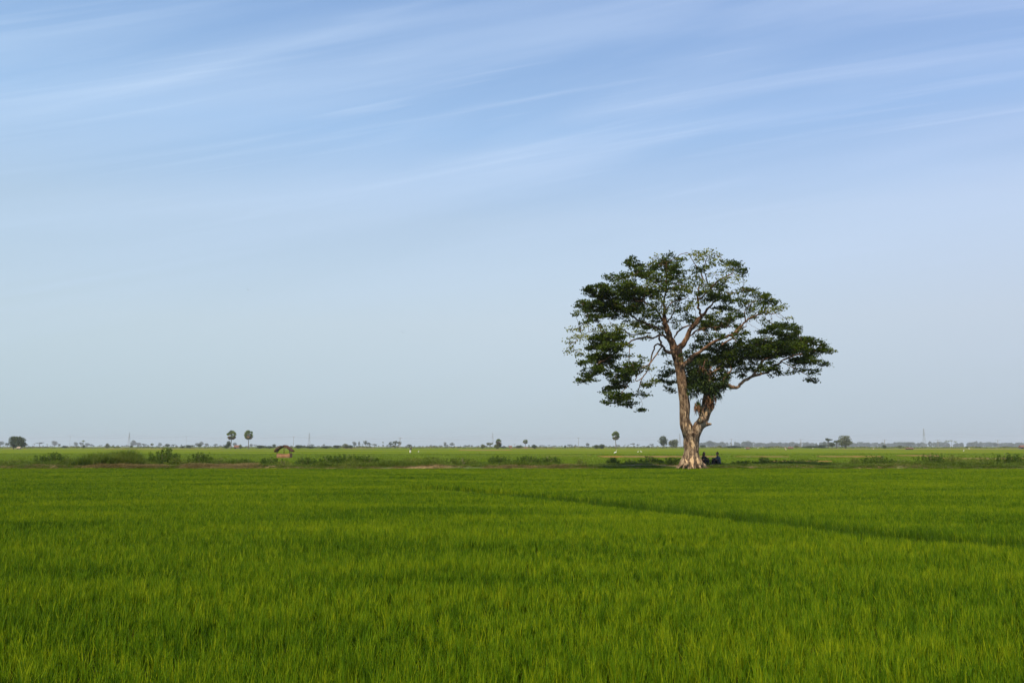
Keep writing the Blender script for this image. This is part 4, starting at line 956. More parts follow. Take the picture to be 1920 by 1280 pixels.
# birds in the sky
for i, (px, py, lab) in enumerate([(465, 543, 'tiny dark bird high in the sky above the twin palms'), (755, 624, 'tiny dark bird low in the sky left of the big tree')]):
    m = MB(); m.ball((0, 0, 0), (.14, .05, .05)); m.add([(-.05, 0, .02), (.08, 0, .02), (.0, .32, .12), (-.06, .30, .12)], [(0, 1, 2, 3)]); m.add([(-.05, 0, .02), (.08, 0, .02), (.0, -.32, .12), (-.06, -.30, .12)], [(0, 1, 2, 3)])
    m.add([(-.12, .03, 0), (-.12, -.03, 0), (-.25, 0, .0)], [(0, 1, 2)])
    o = m.build('bird', M_legs); o.location = P(px, py, 90 if i == 0 else 80); o.scale = (.45, .45, .45); o.rotation_euler = (.3, 0, 1 + i); tag(o, lab, 'bird', 'birds in the sky')

# ================================================================== distant trees
def crown_cloud(rng, lobes, n, leaf, core=True):
    """lobes: (x,y,z,rx,ry,rz); leaf quads on and in the lobes"""
    C = []; vol = [l[3] * l[5] for l in lobes]; tot = sum(vol)
    for l, v_ in zip(lobes, vol):
        k = max(30, int(n * v_ / tot)); v = rng.normal(0, 1, (k, 3)); v /= np.linalg.norm(v, axis=1)[:, None]; v *= (rng.uniform(0.15, 1.0, k) ** 0.3)[:, None] * (1 + 0.12 * rng.normal(0, 1, (k, 1)))
        C.append(np.array(l[:3]) + v * np.array(l[3:6]))
    C = np.concatenate(C); return leaves(rng, C, leaf, leaf * .65, tilt=0.7)
def proto_tree(kind, seed):
    """unit tree: height 1, width about 1 at scale 1; base at the origin"""
    g = np.random.default_rng(seed); rr = random.Random(seed); L_ = []
    name = {'round': 'broadleaf_tree', 'tall': 'broadleaf_tree', 'umbrella': 'umbrella_tree', 'bush': 'bush', 'airy': 'broadleaf_tree', 'dense': 'broadleaf_tree', 'low': 'bush'}[kind]
    r = empty(name, (0, 0, 0)); z0 = {'round': .25, 'tall': .16, 'umbrella': .55, 'bush': 0.02, 'airy': .38, 'dense': .10, 'low': .0}[kind]
    k = {'round': 11, 'tall': 11, 'umbrella': 8, 'bush': 9, 'airy': 13, 'dense': 16, 'low': 10}[kind]
    for i in range(k):
        a = rr.uniform(0, 6.28); t = rr.random()
        if kind == 'umbrella': z = rr.uniform(.72, .90); rad = rr.uniform(0, .32); s = (rr.uniform(.13, .2), rr.uniform(.13, .2), rr.uniform(.05, .09))
        elif kind == 'airy': z = rr.uniform(.5, .9); rad = rr.uniform(.05, .38); s = (rr.uniform(.09, .15),) * 2 + (rr.uniform(.06, .11),)
        else:
            zc = z0 + (1 - z0) * (0.16 + .66 * t); prof = math.sin(math.pi * min(1, (0.16 + .70 * t))) ** .6 if kind != 'low' else 1
            z = zc; rad = rr.uniform(.0, .30) * prof; q = rr.uniform(.15, .22) * (0.7 + .5 * prof); s = (q, q, q * (1 - z0) * (1.0 if kind != 'low' else .8))
        L_.append((math.cos(a) * rad, math.sin(a) * rad, min(z, 1 - s[2]), *s))
    if kind in ('round', 'dense', 'tall', 'bush'): L_.append((0, 0, z0 + (1 - z0) * .48, .33, .33, (1 - z0) * .40))
    Q = crown_cloud(g, L_, {'airy': 700, 'umbrella': 700, 'dense': 2200}.get(kind, 1300), .075)
    mat = M_far
    quads_mesh('crown', Q, np.clip(g.normal(.5, .2, len(Q)), 0, 1), mat, r)
    t = MB()
    t.tube([(0, 0, -.01), (.01, 0, z0 * .5 + .02), (0, .01, z0 + .25 * (1 - z0))], [.040, .028, .016], 8)
    for i in range(6):
        l = L_[i]; t.tube([(0, 0, z0 * .75), (l[0] * .5, l[1] * .5, (z0 + l[2]) * .5), (l[0], l[1], l[2])], [.02, .014, .006], 5)
    t.build('trunk', M_trunkfar, r); return r
def sugar_palm(seed, H=1.0, head=.21, gap=True):
    """fan palm with a ball-shaped head; unit height"""
    g = np.random.default_rng(seed); rr = random.Random(seed); r = empty('sugar_palm', (0, 0, 0))
    hc = Vector((0, 0, H - head * 1.28)); t = MB()
    t.tube([(0, 0, -.01), (.004, 0, .2), (0, 0, .5), (0, 0, H - head * 1.5)], [.022, .015, .012, .013], 10); t.build('trunk', M_trunkfar, r)
    gr, dd, pt = MB(), MB(), MB()
    for i in range(54):
        el = rr.uniform(-1.35, 1.4); a = rr.uniform(0, 6.28)
        if gap and 0.05 < el < .30 and rr.random() < .3: continue
        d = Vector((math.cos(a) * math.cos(el), math.sin(a) * math.cos(el), math.sin(el))); R_ = head * .98
        if el < -.2: d = (d + Vector((0, 0, -.15))).normalized()
        d = Vector((d.x, d.y, d.z * 1.3)); c = hc + d * R_ * .55; side = d.cross(Vector((0, 0, 1))); side = side.normalized() if side.length > .05 else Vector((1, 0, 0)); up = side.cross(d); q_ = rr.uniform(-1.2, 1.2); side, up = side * math.cos(q_) + up * math.sin(q_), up * math.cos(q_) - side * math.sin(q_)
        pt.tube([hc - Vector((0, 0, head * .15)), c], .0028, 4)
        m = dd if el < -.35 and rr.random() < .8 else gr; k = 11; fr = R_ * .46; vs = [c]
        for j in range(k * 2 + 1):
            w = -2.0 + 4.0 * j / (k * 2); q = fr * (1.0 if j % 2 == 0 else .74)
            vs.append(c + (d * math.cos(w) + side * math.sin(w)) * q + up * fr * .15 * math.cos(w * 1.5))
        m.add(vs, [(0, j, j + 1) for j in range(1, k * 2 + 1)], t=rr.uniform(.2, .8))
    gr.build('green_fronds', M_palm, r); dd.build('dead_fronds', M_deadfrond, r); pt.build('frond_stalks', M_trunkfar, r); return r
def feather_palm(seed):
    g = random.Random(seed); r = empty('coconut_palm', (0, 0, 0)); MB().tube([(0, 0, -.01), (.02, 0, .4), (.0, 0, .84)], [.022, .015, .012], 8).build('trunk', M_trunkfar, r)
    m = MB()
    for i in range(16):
        a = g.uniform(0, 6.28); el = g.uniform(-.3, 1.2); L_ = .24; pts = []
        for j in range(6):
            t = j / 5; pts.append(Vector((math.cos(a) * L_ * t * math.cos(el), math.sin(a) * L_ * t * math.cos(el), .84 + L_ * (t * math.sin(el) - .55 * t * t))))
        s = Vector((-math.sin(a), math.cos(a), 0)); vs = []
        for j, p in enumerate(pts): w = .045 * math.sin(math.pi * min(.98, .1 + j / 5 * .9)); vs += [p - s * w - Vector((0, 0, w * .6)), p, p + s * w - Vector((0, 0, w * .6))]
        m.add(vs, [(3 * j + q, 3 * j + q + 1, 3 * j + q + 4, 3 * j + q + 3) for j in range(5) for q in (0, 1)], t=g.uniform(.2, .8))
    m.build('fronds', M_palm, r); return r
PROTO = {}
def place_tree(kind, px, top, w, d, label, cat, group, seed=0, base=None):
    key = (kind, seed % 3)
    if key not in PROTO:
        PROTO[key] = {'palm': lambda: sugar_palm(60 + seed), 'coco': lambda: feather_palm(seed)}.get(kind, lambda: proto_tree(kind, 100 + seed * 7 + len(kind)))()
        o = PROTO[key]; used = False
    else: o = copy_tree(PROTO[key])
    d = d * 1.45 if d > 1400 else d
    h = P(px, top, d).z; wm = w * d / F
    if kind == 'palm': sx = wm / .40
    elif kind == 'coco': sx = wm / .44
    else: sx = wm / .92
    o.location = (X(px, d), d, 0.0); o.scale = (sx, sx, h); o.rotation_euler.z = (px * 1.37) % 6.28
    return tag(o, label, cat, group)
MID, FARD = 1150, 2400
G_T = 'scattered trees along the horizon'; G_P = 'palms along the horizon'; G_B = 'bushes along the far field edge'
def olive(o):
    """this one is yellower than its kind"""
    for c in [x for x in COL.objects if x.parent == o and x.name.startswith('crown')]:
        c.data = c.data.copy(); c.data.materials[0] = M_farol
def build_distant():
    T = [ # kind, px, top, width px, distance, label, category, olive?
     ('round', 1, 827, 10, 1900, 'hazy round tree cut off by the left edge of the picture'),
     ('dense', 26, 814.5, 22, 560, 'left one of two big dark touching trees near the left edge'),
     ('dense', 38, 818, 20, 556, 'right one of two big dark touching trees near the left edge'),
     ('airy', 14, 830, 9, 1000, 'small palm-like tree left of the two big dark trees'),
     ('round', 49, 831, 6, 1700, 'small hazy tree just right of the two big dark trees'),
     ('coco', 64, 831, 5, 1500, 'thin little palm between the two big dark trees and the leaning hazy tree'),
     ('umbrella', 74, 829, 12, 1700, 'leaning hazy grey tree with a one-sided crown at left'),
     ('coco', 88, 832, 4, 1500, 'tiny lone palm left of the boxy tall hazy tree'),
     ('tall', 102, 825.5, 11, 2300, 'boxy tall hazy tree left of the first power pole'),
     ('airy', 111, 832, 5, 1300, 'small dark sapling just right of the boxy tall hazy tree'),
     ('bush', 121, 835, 12, 900, 'low green bush left of the first power pole'),
     ('tall', 142, 828, 8, 2300, 'squarish hazy tree right of the first power pole'),
     ('airy', 152, 829, 8, 1900, 'thin-crowned hazy tree just left of the tallest leftmost palm'),
     ('coco', 156, 824, 5, 1200, 'tallest small palm at far left with a round head above the haze'),
     ('bush', 157, 834, 6, 800, 'rusty green bush at the foot of the tallest small left palm'),
     ('round', 164, 830.5, 9, 2300, 'rounded hazy tree right of the tallest small left palm'),
     ('round', 171, 832.5, 7, 2300, 'low hazy tree trailing to the right of the rounded one'),
     ('airy', 189, 834, 6, 2000, 'faint tiny tree right of the group by the left palm'),
     ('bush', 201, 831, 8, 850, 'yellowish green ragged bush standing alone at left'),
     ('airy', 212, 834, 5, 1900, 'first of three tiny trees in a row right of the ragged bush'),
     ('airy', 221, 834.5, 5, 1900, 'second of three tiny trees in a row right of the ragged bush'),
     ('airy', 229, 835, 4, 1900, 'third of three tiny trees in a row right of the ragged bush'),
     ('tall', 249, 825, 11, 2100, 'tall egg-shaped hazy tree right of the leftmost pylon'),
     ('bush', 246, 835, 7, 900, 'dark bush at the foot of the tall egg-shaped hazy tree'),
     ('round', 260, 829.5, 9, 2300, 'pale hazy tree between the egg-shaped tree and the small umbrella tree'),
     ('umbrella', 269, 831.5, 9, 1100, 'small dark umbrella-shaped tree right of the pale hazy tree'),
     ('airy', 277, 834, 6, 1700, 'tiny twin saplings left of the stubby palm'),
     ('palm', 285, 831, 5, 900, 'stubby yellow-green palm at left'),
     ('tall', 299, 830, 8, 2300, 'square hazy tree right of the stubby palm'),
     ('round', 314, 832, 11, 1200, 'low wide dark green tree left of the small umbrella-crowned one'),
     ('umbrella', 325, 833, 9, 1300, 'small umbrella-crowned tree over a reddish patch'),
     ('bush', 343, 835.5, 8, 800, 'left dark bush beside the second power pole'),
     ('low', 356, 834.5, 15, 800, 'wide dark bush right of the second power pole'),
     ('tall', 369, 830, 7, 2200, 'narrow hazy tree at the left of the three-tree cluster'),
     ('round', 377, 827.5, 8, 2000, 'tallest tree of the three-tree hazy cluster'),
     ('round', 374, 832, 10, 1200, 'low green tree in front of the three-tree hazy cluster'),
     ('round', 387, 831, 8, 2300, 'pale tree at the right of the three-tree hazy cluster'),
     ('round', 404, 831.5, 7, 2100, 'round hazy ball-shaped tree left of the twin palms'),
     ('round', 414, 834.5, 6, 2400, 'faint low tree between the ball-shaped tree and the twin palms'),
     ('tall', 428.5, 826, 8, 640, 'dark leafy tree at the foot of the left twin palm'),
     ('bush', 424, 833, 10, 620, 'dark bush at the very foot of the left twin palm'),
     ('round', 440, 829.5, 9, 1900, 'hazy tree between the twin palms, behind the low roof'),
     ('bush', 451, 833, 6, 640, 'olive bush at the right end of the low roof between the palms'),
     ('round', 471, 832, 6, 1900, 'small hazy tree right of the right twin palm'),
     ('airy', 478, 833, 6, 1900, 'second small hazy tree right of the right twin palm'),
     ('low', 487, 835, 20, 700, 'hedge-like bush left of the field shelter roof, farther left part'),
     ('low', 506, 835.5, 20, 700, 'hedge-like bush left of the field shelter roof, nearer part'),
     ('round', 514, 832.5, 8, 1300, 'small blue-green tree peeping over the left of the shelter roof'),
     ('low', 560, 834.5, 20, 700, 'low dark bush right of the field shelter roof'),
     ('low', 582, 835.5, 24, 700, 'long low bush below the pylon right of the shelter'),
     ('airy', 584, 832.5, 10, 1700, 'pale spreading tree right of the foot of the pylon beyond the shelter'),
     ('airy', 607, 832.5, 5, 1500, 'tiny tree above the long low bushes at mid left'),
     ('low', 612, 835.5, 22, 700, 'low bush in the middle of the long far hedge'),
     ('low', 632, 835, 16, 700, 'darker low bush in the long far hedge'),
     ('bush', 648, 831.5, 14, 690, 'tallest dark bush of the long far hedge'),
     ('bush', 657, 833.5, 10, 690, 'bush ending the long far hedge at its right'),
     ('tall', 664.5, 827, 8, 1900, 'column-shaped grey tree right of the far hedge'),
     ('tall', 673, 827, 4, 1900, 'slim grey tree next to the column-shaped one'),
     ('coco', 679, 832, 4, 1500, 'tiny low palm left of the pointed airy tree'),
     ('airy', 685.5, 825.5, 8, 1300, 'pointed airy tree, tallest of its row at mid left'),
     ('airy', 692, 829, 9, 1300, 'ragged airy tree right of the pointed airy tree'),
     ('airy', 702, 832, 9, 1400, 'low thin-stemmed trees ending the airy row'),
     ('coco', 718, 827.5, 4, 1500, 'slender lone palm with a tiny head at mid left'),
     ('round', 718.5, 834, 4, 1700, 'small tree hiding the foot of the slender lone palm'),
     ('umbrella', 727, 834, 8, 1000, 'low flat green tree left of the vase-shaped trees'),
     ('airy', 733, 827.5, 9, 1100, 'left one of three vase-shaped trees by a power pole'),
     ('airy', 741, 826, 10, 1080, 'tallest of three vase-shaped trees by a power pole'),
     ('airy', 748, 827, 9, 1120, 'right one of three vase-shaped trees by a power pole'),
     ('bush', 738, 834, 6, 900, 'dark bush under the three vase-shaped trees'),
     ('round', 767.5, 833, 9, 1300, 'small boxy grey tree above the far worker in dark and white'),
     ('round', 808, 834, 5, 2000, 'small hazy tree left of a pair in the centre left'),
     ('round', 815, 835, 9, 2200, 'faint wide low tree in the centre left'),
     ('round', 826, 835, 8, 2200, 'faint low tree under the slim tall one'),
     ('tall', 834.5, 828.5, 6, 1700, 'slim tall grey tree in the centre left'),
     ('round', 847, 829.5, 9, 2000, 'mushroom-shaped hazy tree in the centre left'),
     ('round', 872, 834.5, 7, 1800, 'small brownish hazy tree left of a hazy pair'),
     ('round', 879.5, 834, 6, 2200, 'left tree of a hazy pair near the centre'),
     ('round', 885, 834.5, 5, 2200, 'right tree of a hazy pair near the centre'),
     ('bush', 905.5, 832.5, 10, 640, 'round green bush left of the central pylon'),
     ('airy', 919, 829, 12, 760, 'small green tree with white sky under its crown beside the central pylon'),
     ('tall', 935, 826, 11, 600, 'vine-covered dark green column under a palm head in the centre'),
     ('bush', 931, 832, 11, 595, 'leafy mass at the left foot of the vine-covered palm'),
     ('low', 944, 836.5, 12, 800, 'low growth right of the vine-covered palm'),
     ('coco', 964.5, 832.5, 4, 1500, 'very small faint palm left of the gapped palm'),
     ('low', 972, 835.5, 14, 800, 'low scrub left of the foot of the gapped palm'),
     ('bush', 1001.5, 832.5, 13, 640, 'dark dome-shaped bush right of the gapped palm'),
     ('airy', 1017, 834, 7, 2200, 'first faint tree right of the dark dome-shaped bush'),
     ('airy', 1029, 834, 6, 2200, 'second faint tree right of the dark dome-shaped bush'),
     ('round', 1040, 835, 10, 2300, 'faint wide tree left of the small dark bush at centre'),
     ('bush', 1059.5, 835, 5, 850, 'small dark bush just right of centre'),
     ('round', 1068, 833, 9, 2200, 'pale grey dome-shaped tree right of centre'),
     ('round', 1079, 835, 8, 2200, 'low hazy tree by the power pole right of centre'),
     ('round', 1102, 830.5, 8, 1800, 'hazy mushroom-shaped tree left of the wide dark bush'),
     ('low', 1118, 834, 12, 640, 'left part of the wide dark bush left of the lone palm'),
     ('bush', 1128, 831.5, 16, 640, 'taller right part of the wide dark bush left of the lone palm'),
     ('coco', 1172, 833, 3.5, 1500, 'left one of two tiny palms right of the lone sugar palm'),
     ('coco', 1178.5, 833.5, 3.5, 1500, 'right one of two tiny palms right of the lone sugar palm'),
     ('umbrella', 1187.5, 830.5, 10, 1500, 'hazy arch-crowned tree between the lone palm and the trunk'),
     ('airy', 1196, 832, 6, 1700, 'thin hazy tree at the right of the arch-crowned one'),
     ('airy', 1222, 832, 9, 1700, 'pale thin tree left of the tall dark green tree'),
     ('bush', 1215, 835.5, 9, 900, 'low bush left of the tall dark green tree'),
     ('tall', 1243.5, 815.5, 19, 900, 'tall dark green tree left of the big trunk'),
     ('dense', 1263, 823.5, 21, 900, 'rounded olive tree just left of the big trunk'),
     ('round', 1330.5, 826, 18, 2000, 'domed blue-grey tree right of the big trunk'),
     ('bush', 1318, 834.5, 14, 900, 'green bush right of the big trunk by the horizon'),
     ('bush', 1349, 835, 9, 900, 'dark bush in front of the woodland above the second seated person'),
     ('low', 1376, 835, 30, 850, 'long green bush in front of the woodland right of the seated people'),
     ('round', 1402.5, 826.5, 17, 2100, 'domed tree standing above the woodland right of the seated people'),
     ('round', 1425, 829.5, 12, 2300, 'lower domed tree in the woodland left of the cream worker'),
     ('round', 1448, 830.5, 12, 2300, 'hazy dome in the woodland left of the cream worker'),
     ('airy', 1472, 829, 9, 2300, 'pointed hazy tree above the worker in cream'),
     ('bush', 1493, 834.5, 10, 900, 'green bush right of the worker in cream'),
     ('low', 1520, 835, 30, 800, 'left part of the long green thicket before the umbrella trees'),
     ('low', 1542, 834, 22, 780, 'right part of the long green thicket before the umbrella trees'),
     ('round', 1546, 827.5, 9, 1600, 'hazy tree left of the umbrella trees'),
     ('umbrella', 1553, 820, 13, 800, 'left umbrella tree with a raised flat crown'),
     ('umbrella', 1569, 824, 15, 760, 'right umbrella tree with a dark flat crown'),
     ('tall', 1560, 829, 12, 800, 'dark trees filling below the umbrella crowns'),
     ('tall', 1585.5, 815.5, 24, 720, 'broad green tree, tallest on the right horizon'),
     ('bush', 1658.5, 834, 9, 700, 'small dark bush in front of the right woodland'),
     ('bush', 1687, 835, 8, 720, 'dark bush left of the low brown field hut'),
     ('round', 1704, 828.5, 17, 2000, 'broad dark dome above the low brown field hut'),
     ('round', 1723, 830.5, 11, 2200, 'dome left of the foot of the tall right pylon'),
     ('coco', 1775, 824.5, 5, 1800, 'leftmost of four tall thin palms above the right woodland'),
     ('coco', 1779.5, 824.5, 4.5, 1800, 'second from the left of four tall thin palms above the right woodland'),
     ('coco', 1784.5, 824, 5, 1750, 'third from the left of four tall thin palms above the right woodland'),
     ('coco', 1792, 826, 7, 1800, 'rightmost and widest of four tall thin palms above the right woodland'),
     ('round', 1833, 830.5, 9, 2300, 'dome in the right woodland between the palms and the right power pole'),
     ('round', 1867.5, 830.5, 12, 1800, 'dark rounded tree at the foot of the right power pole'),
     ('coco', 1884, 832, 4, 2000, 'tiny palm right of the rightmost power pole'),
     ('round', 1898, 832.5, 9, 2200, 'low hazy dome left of the reddish roof at the right edge'),
    ]
    olives = {1263, 285, 201, 905.5, 451, 1585.5, 919}
    for i, (k, px, top, w, d, lab) in enumerate(T):
        cat = 'palm' if k in ('palm', 'coco') else 'bush' if k in ('bush', 'low') else 'tree'
        gr = {'palm': G_P, 'bush': G_B, 'tree': G_T}[cat]
        wf = {'coco': 1.4, 'airy': 1.25, 'umbrella': 1.3, 'low': 1.35, 'bush': 1.2}.get(k, 1.25)
        top = top - (1.0 if k == 'low' else 0.4)
        o = place_tree(k, px, top, w * wf, d, lab, cat, gr, seed=i)
        if px in olives: olive(o)
    for px, top, w, d, lab, sd in [(433.3, 806, 19, 575, 'left one of the twin sugar palms', 0), (465.8, 805, 18.5, 575, 'right one of the twin sugar palms', 1), (1154.5, 807.5, 16, 575, 'lone tall sugar palm left of the big tree', 2),
                          (935, 822, 11, 598, 'sugar palm head rising from the vine-covered green column', 0), (985, 823, 10.5, 850, 'small sugar palm whose head has a bright gap', 1)]:
        place_tree('palm', px, top, w, d, lab, 'palm', G_P, seed=sd + 3)
build_distant()
# hazy woodland that reads as one mass
def woodland(name, x0, x1, d, tops, label, seed, n):
    g = np.random.default_rng(seed); L_ = []
    for i in range(n):
        px = g.uniform(x0, x1); dd = d * g.uniform(.92, 1.15); top = tops + 3.2 * mnoise.noise(Vector((px * .022, 0, seed))) + 2.0 * mnoise.noise(Vector((px * .12, 3, seed))) + g.uniform(-.8, 2.2)
        h = max(3.0, P(px, top, dd).z); w = h * g.uniform(.28, .5)
        L_.append((X(px, dd), dd, h * .5, w, w, h * .5))
    C = []
    for l in L_:
        v = g.normal(0, 1, (90, 3)); v /= np.linalg.norm(v, axis=1)[:, None]; v *= (g.uniform(.3, 1, 90) ** .3)[:, None] * 1.05
        C.append(np.array(l[:3]) + v * np.array(l[3:6]))
    C = np.concatenate(C); C[:, 2] = np.maximum(C[:, 2], .5)
    tag(quads_mesh(name, leaves(g, C, 5.0, 3.4, tilt=.7), g.uniform(.2, .8, len(C)), M_far), label, 'woodland', kind='stuff')
woodland('distant_woodland', 1300, 2060, 3600, 829.3, 'hazy blue-grey belt of woodland along the right horizon', 5, 480)
woodland('faint_tree_line', -140, 1300, 4000, 835.6, 'very faint low line of far trees along the left horizon', 6, 300)
woodland('field_edge_scrub', -60, 1990, 900, 838.4, 'low olive scrub along the far edge of the paddies', 9, 420) if False else None
def edge_scrub():
    g = np.random.default_rng(12); n = 9000; px = g.uniform(-120, 2040, n); d = 900 * g.uniform(.95, 1.06, n)
    k = np.array([max(0.0, .4 + 1.2 * mnoise.noise(Vector((q * .03, 1, 2)))) for q in px]); x = (px - 960) / F * d
    C = np.stack([x, d, g.uniform(.1, 1, n) * (0.4 + 1.3 * k)], 1)
    tag(quads_mesh('field_edge_scrub', leaves(g, C, 2.2, 1.2, tilt=.4), g.uniform(.3, 1, n), M_farol), 'low olive scrub along the far edge of the paddies', 'scrub', kind='stuff')
edge_scrub()

# ---- poles, pylons, cables
M_pole = plain('concrete_pole', (0.32, 0.30, 0.27)); M_steel = plain('galvanised_steel', (0.34, 0.35, 0.36), 0.5)
def pole_proto():
    r = empty('power_pole', (0, 0, 0)); MB().tube([(0, 0, 0), (0, 0, 1)], [.022, .015], 8).build('shaft', M_pole, r)
    MB().box((0, 0, .965), (.30, .02, .02)).build('crossarm', M_steel, r)
    for x in (-.13, 0, .13): MB().tube([(x, 0, .975), (x, 0, .99), (x, 0, 1.01)], [.012, .014, .006], 6).build('insulator', M_pole, r)
    return r
pp = pole_proto()
for i, (px, top, d, wd, lab) in enumerate([
        (130.5, 817.5, 900, 2, 'first thin power pole from the left, right of the boxy hazy tree'), (349, 817.5, 900, 2, 'thin power pole left of the twin palms'),
        (550, 818, 850, 5, 'power pole just right of the field shelter'), (750, 820, 850, 8, 'power pole with a crossarm right of the vase-shaped trees'),
        (1084.5, 820, 850, 5, 'power pole right of centre, left of the lone palm'), (1371.5, 822.5, 1100, 7, 'power pole above the woodland right of the seated people'),
        (1502, 823, 1100, 7, 'power pole left of the umbrella trees'), (1659, 823.5, 1150, 8, 'power pole right of the broad green tree'),
        (1759, 824, 1150, 8, 'power pole between the tall pylon and the thin palms'), (1871.5, 824.5, 1100, 9, 'rightmost power pole with a wide crossarm')]):
    o = pp if i == 0 else copy_tree(pp); h = P(px, top, d).z; s = wd * d / F / .30
    o.location = (X(px, d), d, 0); o.scale = (s, s * .6, h); tag(o, lab, 'power pole', 'power poles across the far paddies')
def pylon_proto():
    r = empty('pylon', (0, 0, 0)); hw = lambda z: .085 * (1 - z) ** 1.3 + .008
    for sx in (-1, 1):
        for sy in (-1, 1): MB().tube([(sx * hw(z), sy * hw(z), z) for z in (0, .15, .3, .5, .7, .85, 1.0)], .0030, 4).build('leg', M_steel, r)
    b = MB(); zs = [0, .13, .25, .36, .46, .55, .63, .70, .77, .84, .91, .97]
    for z0, z1 in zip(zs[:-1], zs[1:]):
        for sx, sy, tx, ty in [(-1, -1, 1, -1), (1, -1, 1, 1), (1, 1, -1, 1), (-1, 1, -1, -1)]:
            b.tube([(sx * hw(z0), sy * hw(z0), z0), (tx * hw(z1), ty * hw(z1), z1)], .0019, 4); b.tube([(tx * hw(z0), ty * hw(z0), z0), (sx * hw(z1), sy * hw(z1), z1)], .0019, 4)
    b.build('lattice', M_steel, r)
    for z, w in ((.64, .075), (.76, .07), (.88, .06)):
        MB().tube([(-w, 0, z + .008), (0, 0, z + .02), (w, 0, z + .008)], .005, 4).tube([(-w, 0, z + .006), (0, 0, z - .012), (w, 0, z + .006)], .004, 4).build('crossarm', M_steel, r)
    return r
py_ = pylon_proto()
for i, (px, top, d, lab) in enumerate([(241.5, 810, 1300, 'leftmost lattice pylon on the horizon'), (579.5, 811, 1300, 'lattice pylon right of the field shelter'), (923.8, 810, 1300, 'lattice pylon near the centre beside the vine-covered palm'),
                                       (1275, 812, 1500, 'faint lattice pylon just left of the big trunk'), (1733.5, 803, 1250, 'tallest pylon with three crossarms, at right')]):
    o = py_ if i == 0 else copy_tree(py_); h = P(px, top, d).z; s = h * 1.0
    o.location = (X(px, d), d, 0); o.scale = (s, s, h); tag(o, lab, 'pylon', 'lattice pylons on the horizon')
def cable(pts, label, rad=.035, sag=1.2):
    q = []
    for a, b in zip(pts[:-1], pts[1:]):
        for k in range(12): t = k / 12; p = Vector(a).lerp(Vector(b), t); p.z -= sag * 4 * t * (1 - t); q.append(p)
    q.append(Vector(pts[-1])); tag(MB().tube(q, rad, 4).build('power_cable', M_steel), label, 'cable', 'cables of the far power lines')
cable([P(-90, 818, 900), P(130.5, 818, 900), P(349, 818, 900), P(550, 818.7, 850), P(750, 820.3, 850), P(1084.5, 820.3, 850), P(1371.5, 823, 1100), P(1502, 823.4, 1100), P(1659, 824, 1150), P(1759, 824.4, 1150), P(1871.5, 825, 1100), P(2080, 825, 1100)], 'thin sagging cable strung along the power poles', sag=2.0)
cable([P(-100, 813.5, 1300), P(241.5, 814.5, 1300), P(579.5, 814.5, 1300), P(923.8, 814, 1300), P(1275, 815.5, 1500), P(1733.5, 808, 1250), P(2100, 809, 1250)], 'thin cable hung between the lattice pylons, upper one', sag=7)
cable([P(-100, 817.5, 1300), P(241.5, 818.5, 1300), P(579.5, 818.5, 1300), P(923.8, 818, 1300), P(1275, 819.5, 1500), P(1733.5, 813.5, 1250), P(2100, 814, 1250)], 'thin cable hung between the lattice pylons, lower one', sag=7)

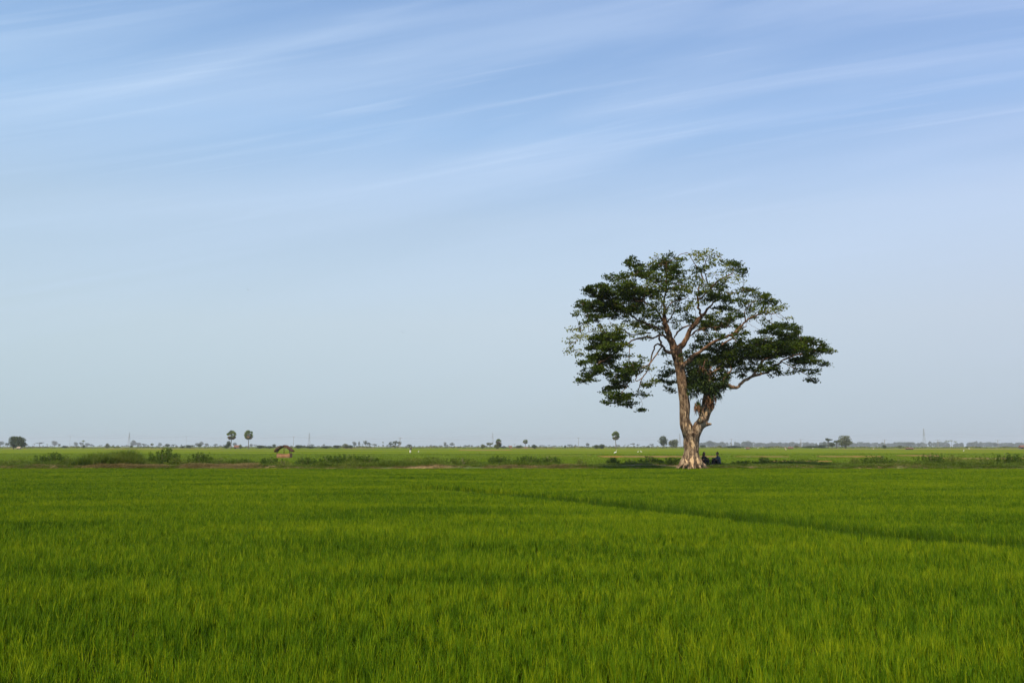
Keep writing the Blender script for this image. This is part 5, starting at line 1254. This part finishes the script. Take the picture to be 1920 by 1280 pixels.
# ---- small huts near the horizon
M_wallp = plain('pale_plank_wall', (0.36, 0.28, 0.20)); M_redroof = rough_mat('rusty_roof', [(0.13, 0.065, 0.045), (0.24, 0.13, 0.09)], scale=2, bump=.3); M_brroof = rough_mat('brown_thatch_roof', [(0.16, 0.10, 0.06), (0.30, 0.20, 0.12)], scale=3, bump=.5)
def hut(px, top, base_w, d, label, roofm, wallm, wallh=.45, deep=.7):
    h = P(px, top, d).z; w = base_w * d / F; r = empty('hut', (X(px, d), d, 0), label, 'hut', 'small huts near the horizon'); wh = h * wallh
    m = MB(); dp = w * deep
    for (c, s) in [((-w * .42, 0, wh / 2), (.12, dp * .8, wh)), ((w * .42, 0, wh / 2), (.12, dp * .8, wh)), ((0, dp * .4, wh / 2), (w * .84 - .14, .12, wh)), ((w * .16, -dp * .4, wh / 2), (w * .50, .12, wh))]: m.box(c, s)
    m.build('wall', wallm, r)
    m = MB(); a, b = w / 2, dp / 2 + .2
    v = [(-a, -b, wh * .95), (a, -b, wh * .95), (a, b, wh * .95), (-a, b, wh * .95), (-a * .85, 0, h), (a * .85, 0, h)]
    v += [(x, y, z - .12) for x, y, z in v]
    m.add(v, [(0, 1, 5, 4), (2, 3, 4, 5), (1, 2, 5), (3, 0, 4), (6, 10, 11, 7), (8, 11, 10, 9), (0, 6, 7, 1), (1, 7, 8, 2), (2, 8, 9, 3), (3, 9, 6, 0)]); m.build('roof', roofm, r)
hut(445, 834.2, 12, 660, 'low reddish roofed hut between the twin palms', M_redroof, M_wallp)
hut(36, 837, 7, 545, 'small pale hut under the two big dark trees', M_wallp, M_wallp)
hut(957, 835.3, 6, 800, 'little brown hut right of the vine-covered palm', M_redroof, M_wallp)
hut(1402, 838.6, 7, 540, 'small pinkish hut before the woodland right of the seated people', M_redroof, M_wallp)
hut(1705, 839.2, 13, 470, 'low brown field hut with an orange side, right part of the far paddy', M_redroof, M_clay, .6)
hut(1482, 837.6, 10, 620, 'orange-brown hut behind the worker in cream', M_redroof, M_clay)
hut(1918, 834.5, 14, 640, 'reddish roofed hut cut by the right edge of the picture', M_redroof, M_wallp, .5)
hut(986, 838, 8, 840, 'low tan hut at the foot of the gapped palm', M_brroof, M_wallp)

# ================================================================== air
def build_haze():
    mb = MB().box((0, 1600, 29.5), (13000, 9400, 61)); o = mb.build('haze', None_mat()); tag(o, kind='stuff'); tag(o, 'thin pale haze in the air over the plain', 'haze')
def None_mat():
    m = bpy.data.materials.new('haze_air'); m.use_nodes = True; nt = m.node_tree
    for n in list(nt.nodes): nt.nodes.remove(n)
    o = nt.nodes.new('ShaderNodeOutputMaterial'); v = nt.nodes.new('ShaderNodeVolumePrincipled')
    v.inputs['Color'].default_value = (0.86, 0.93, 1.0, 1); v.inputs['Density'].default_value = HAZE; v.inputs['Anisotropy'].default_value = 0.0
    nt.links.new(v.outputs[0], o.inputs['Volume']); return m
HAZE = 0.00014
build_haze()
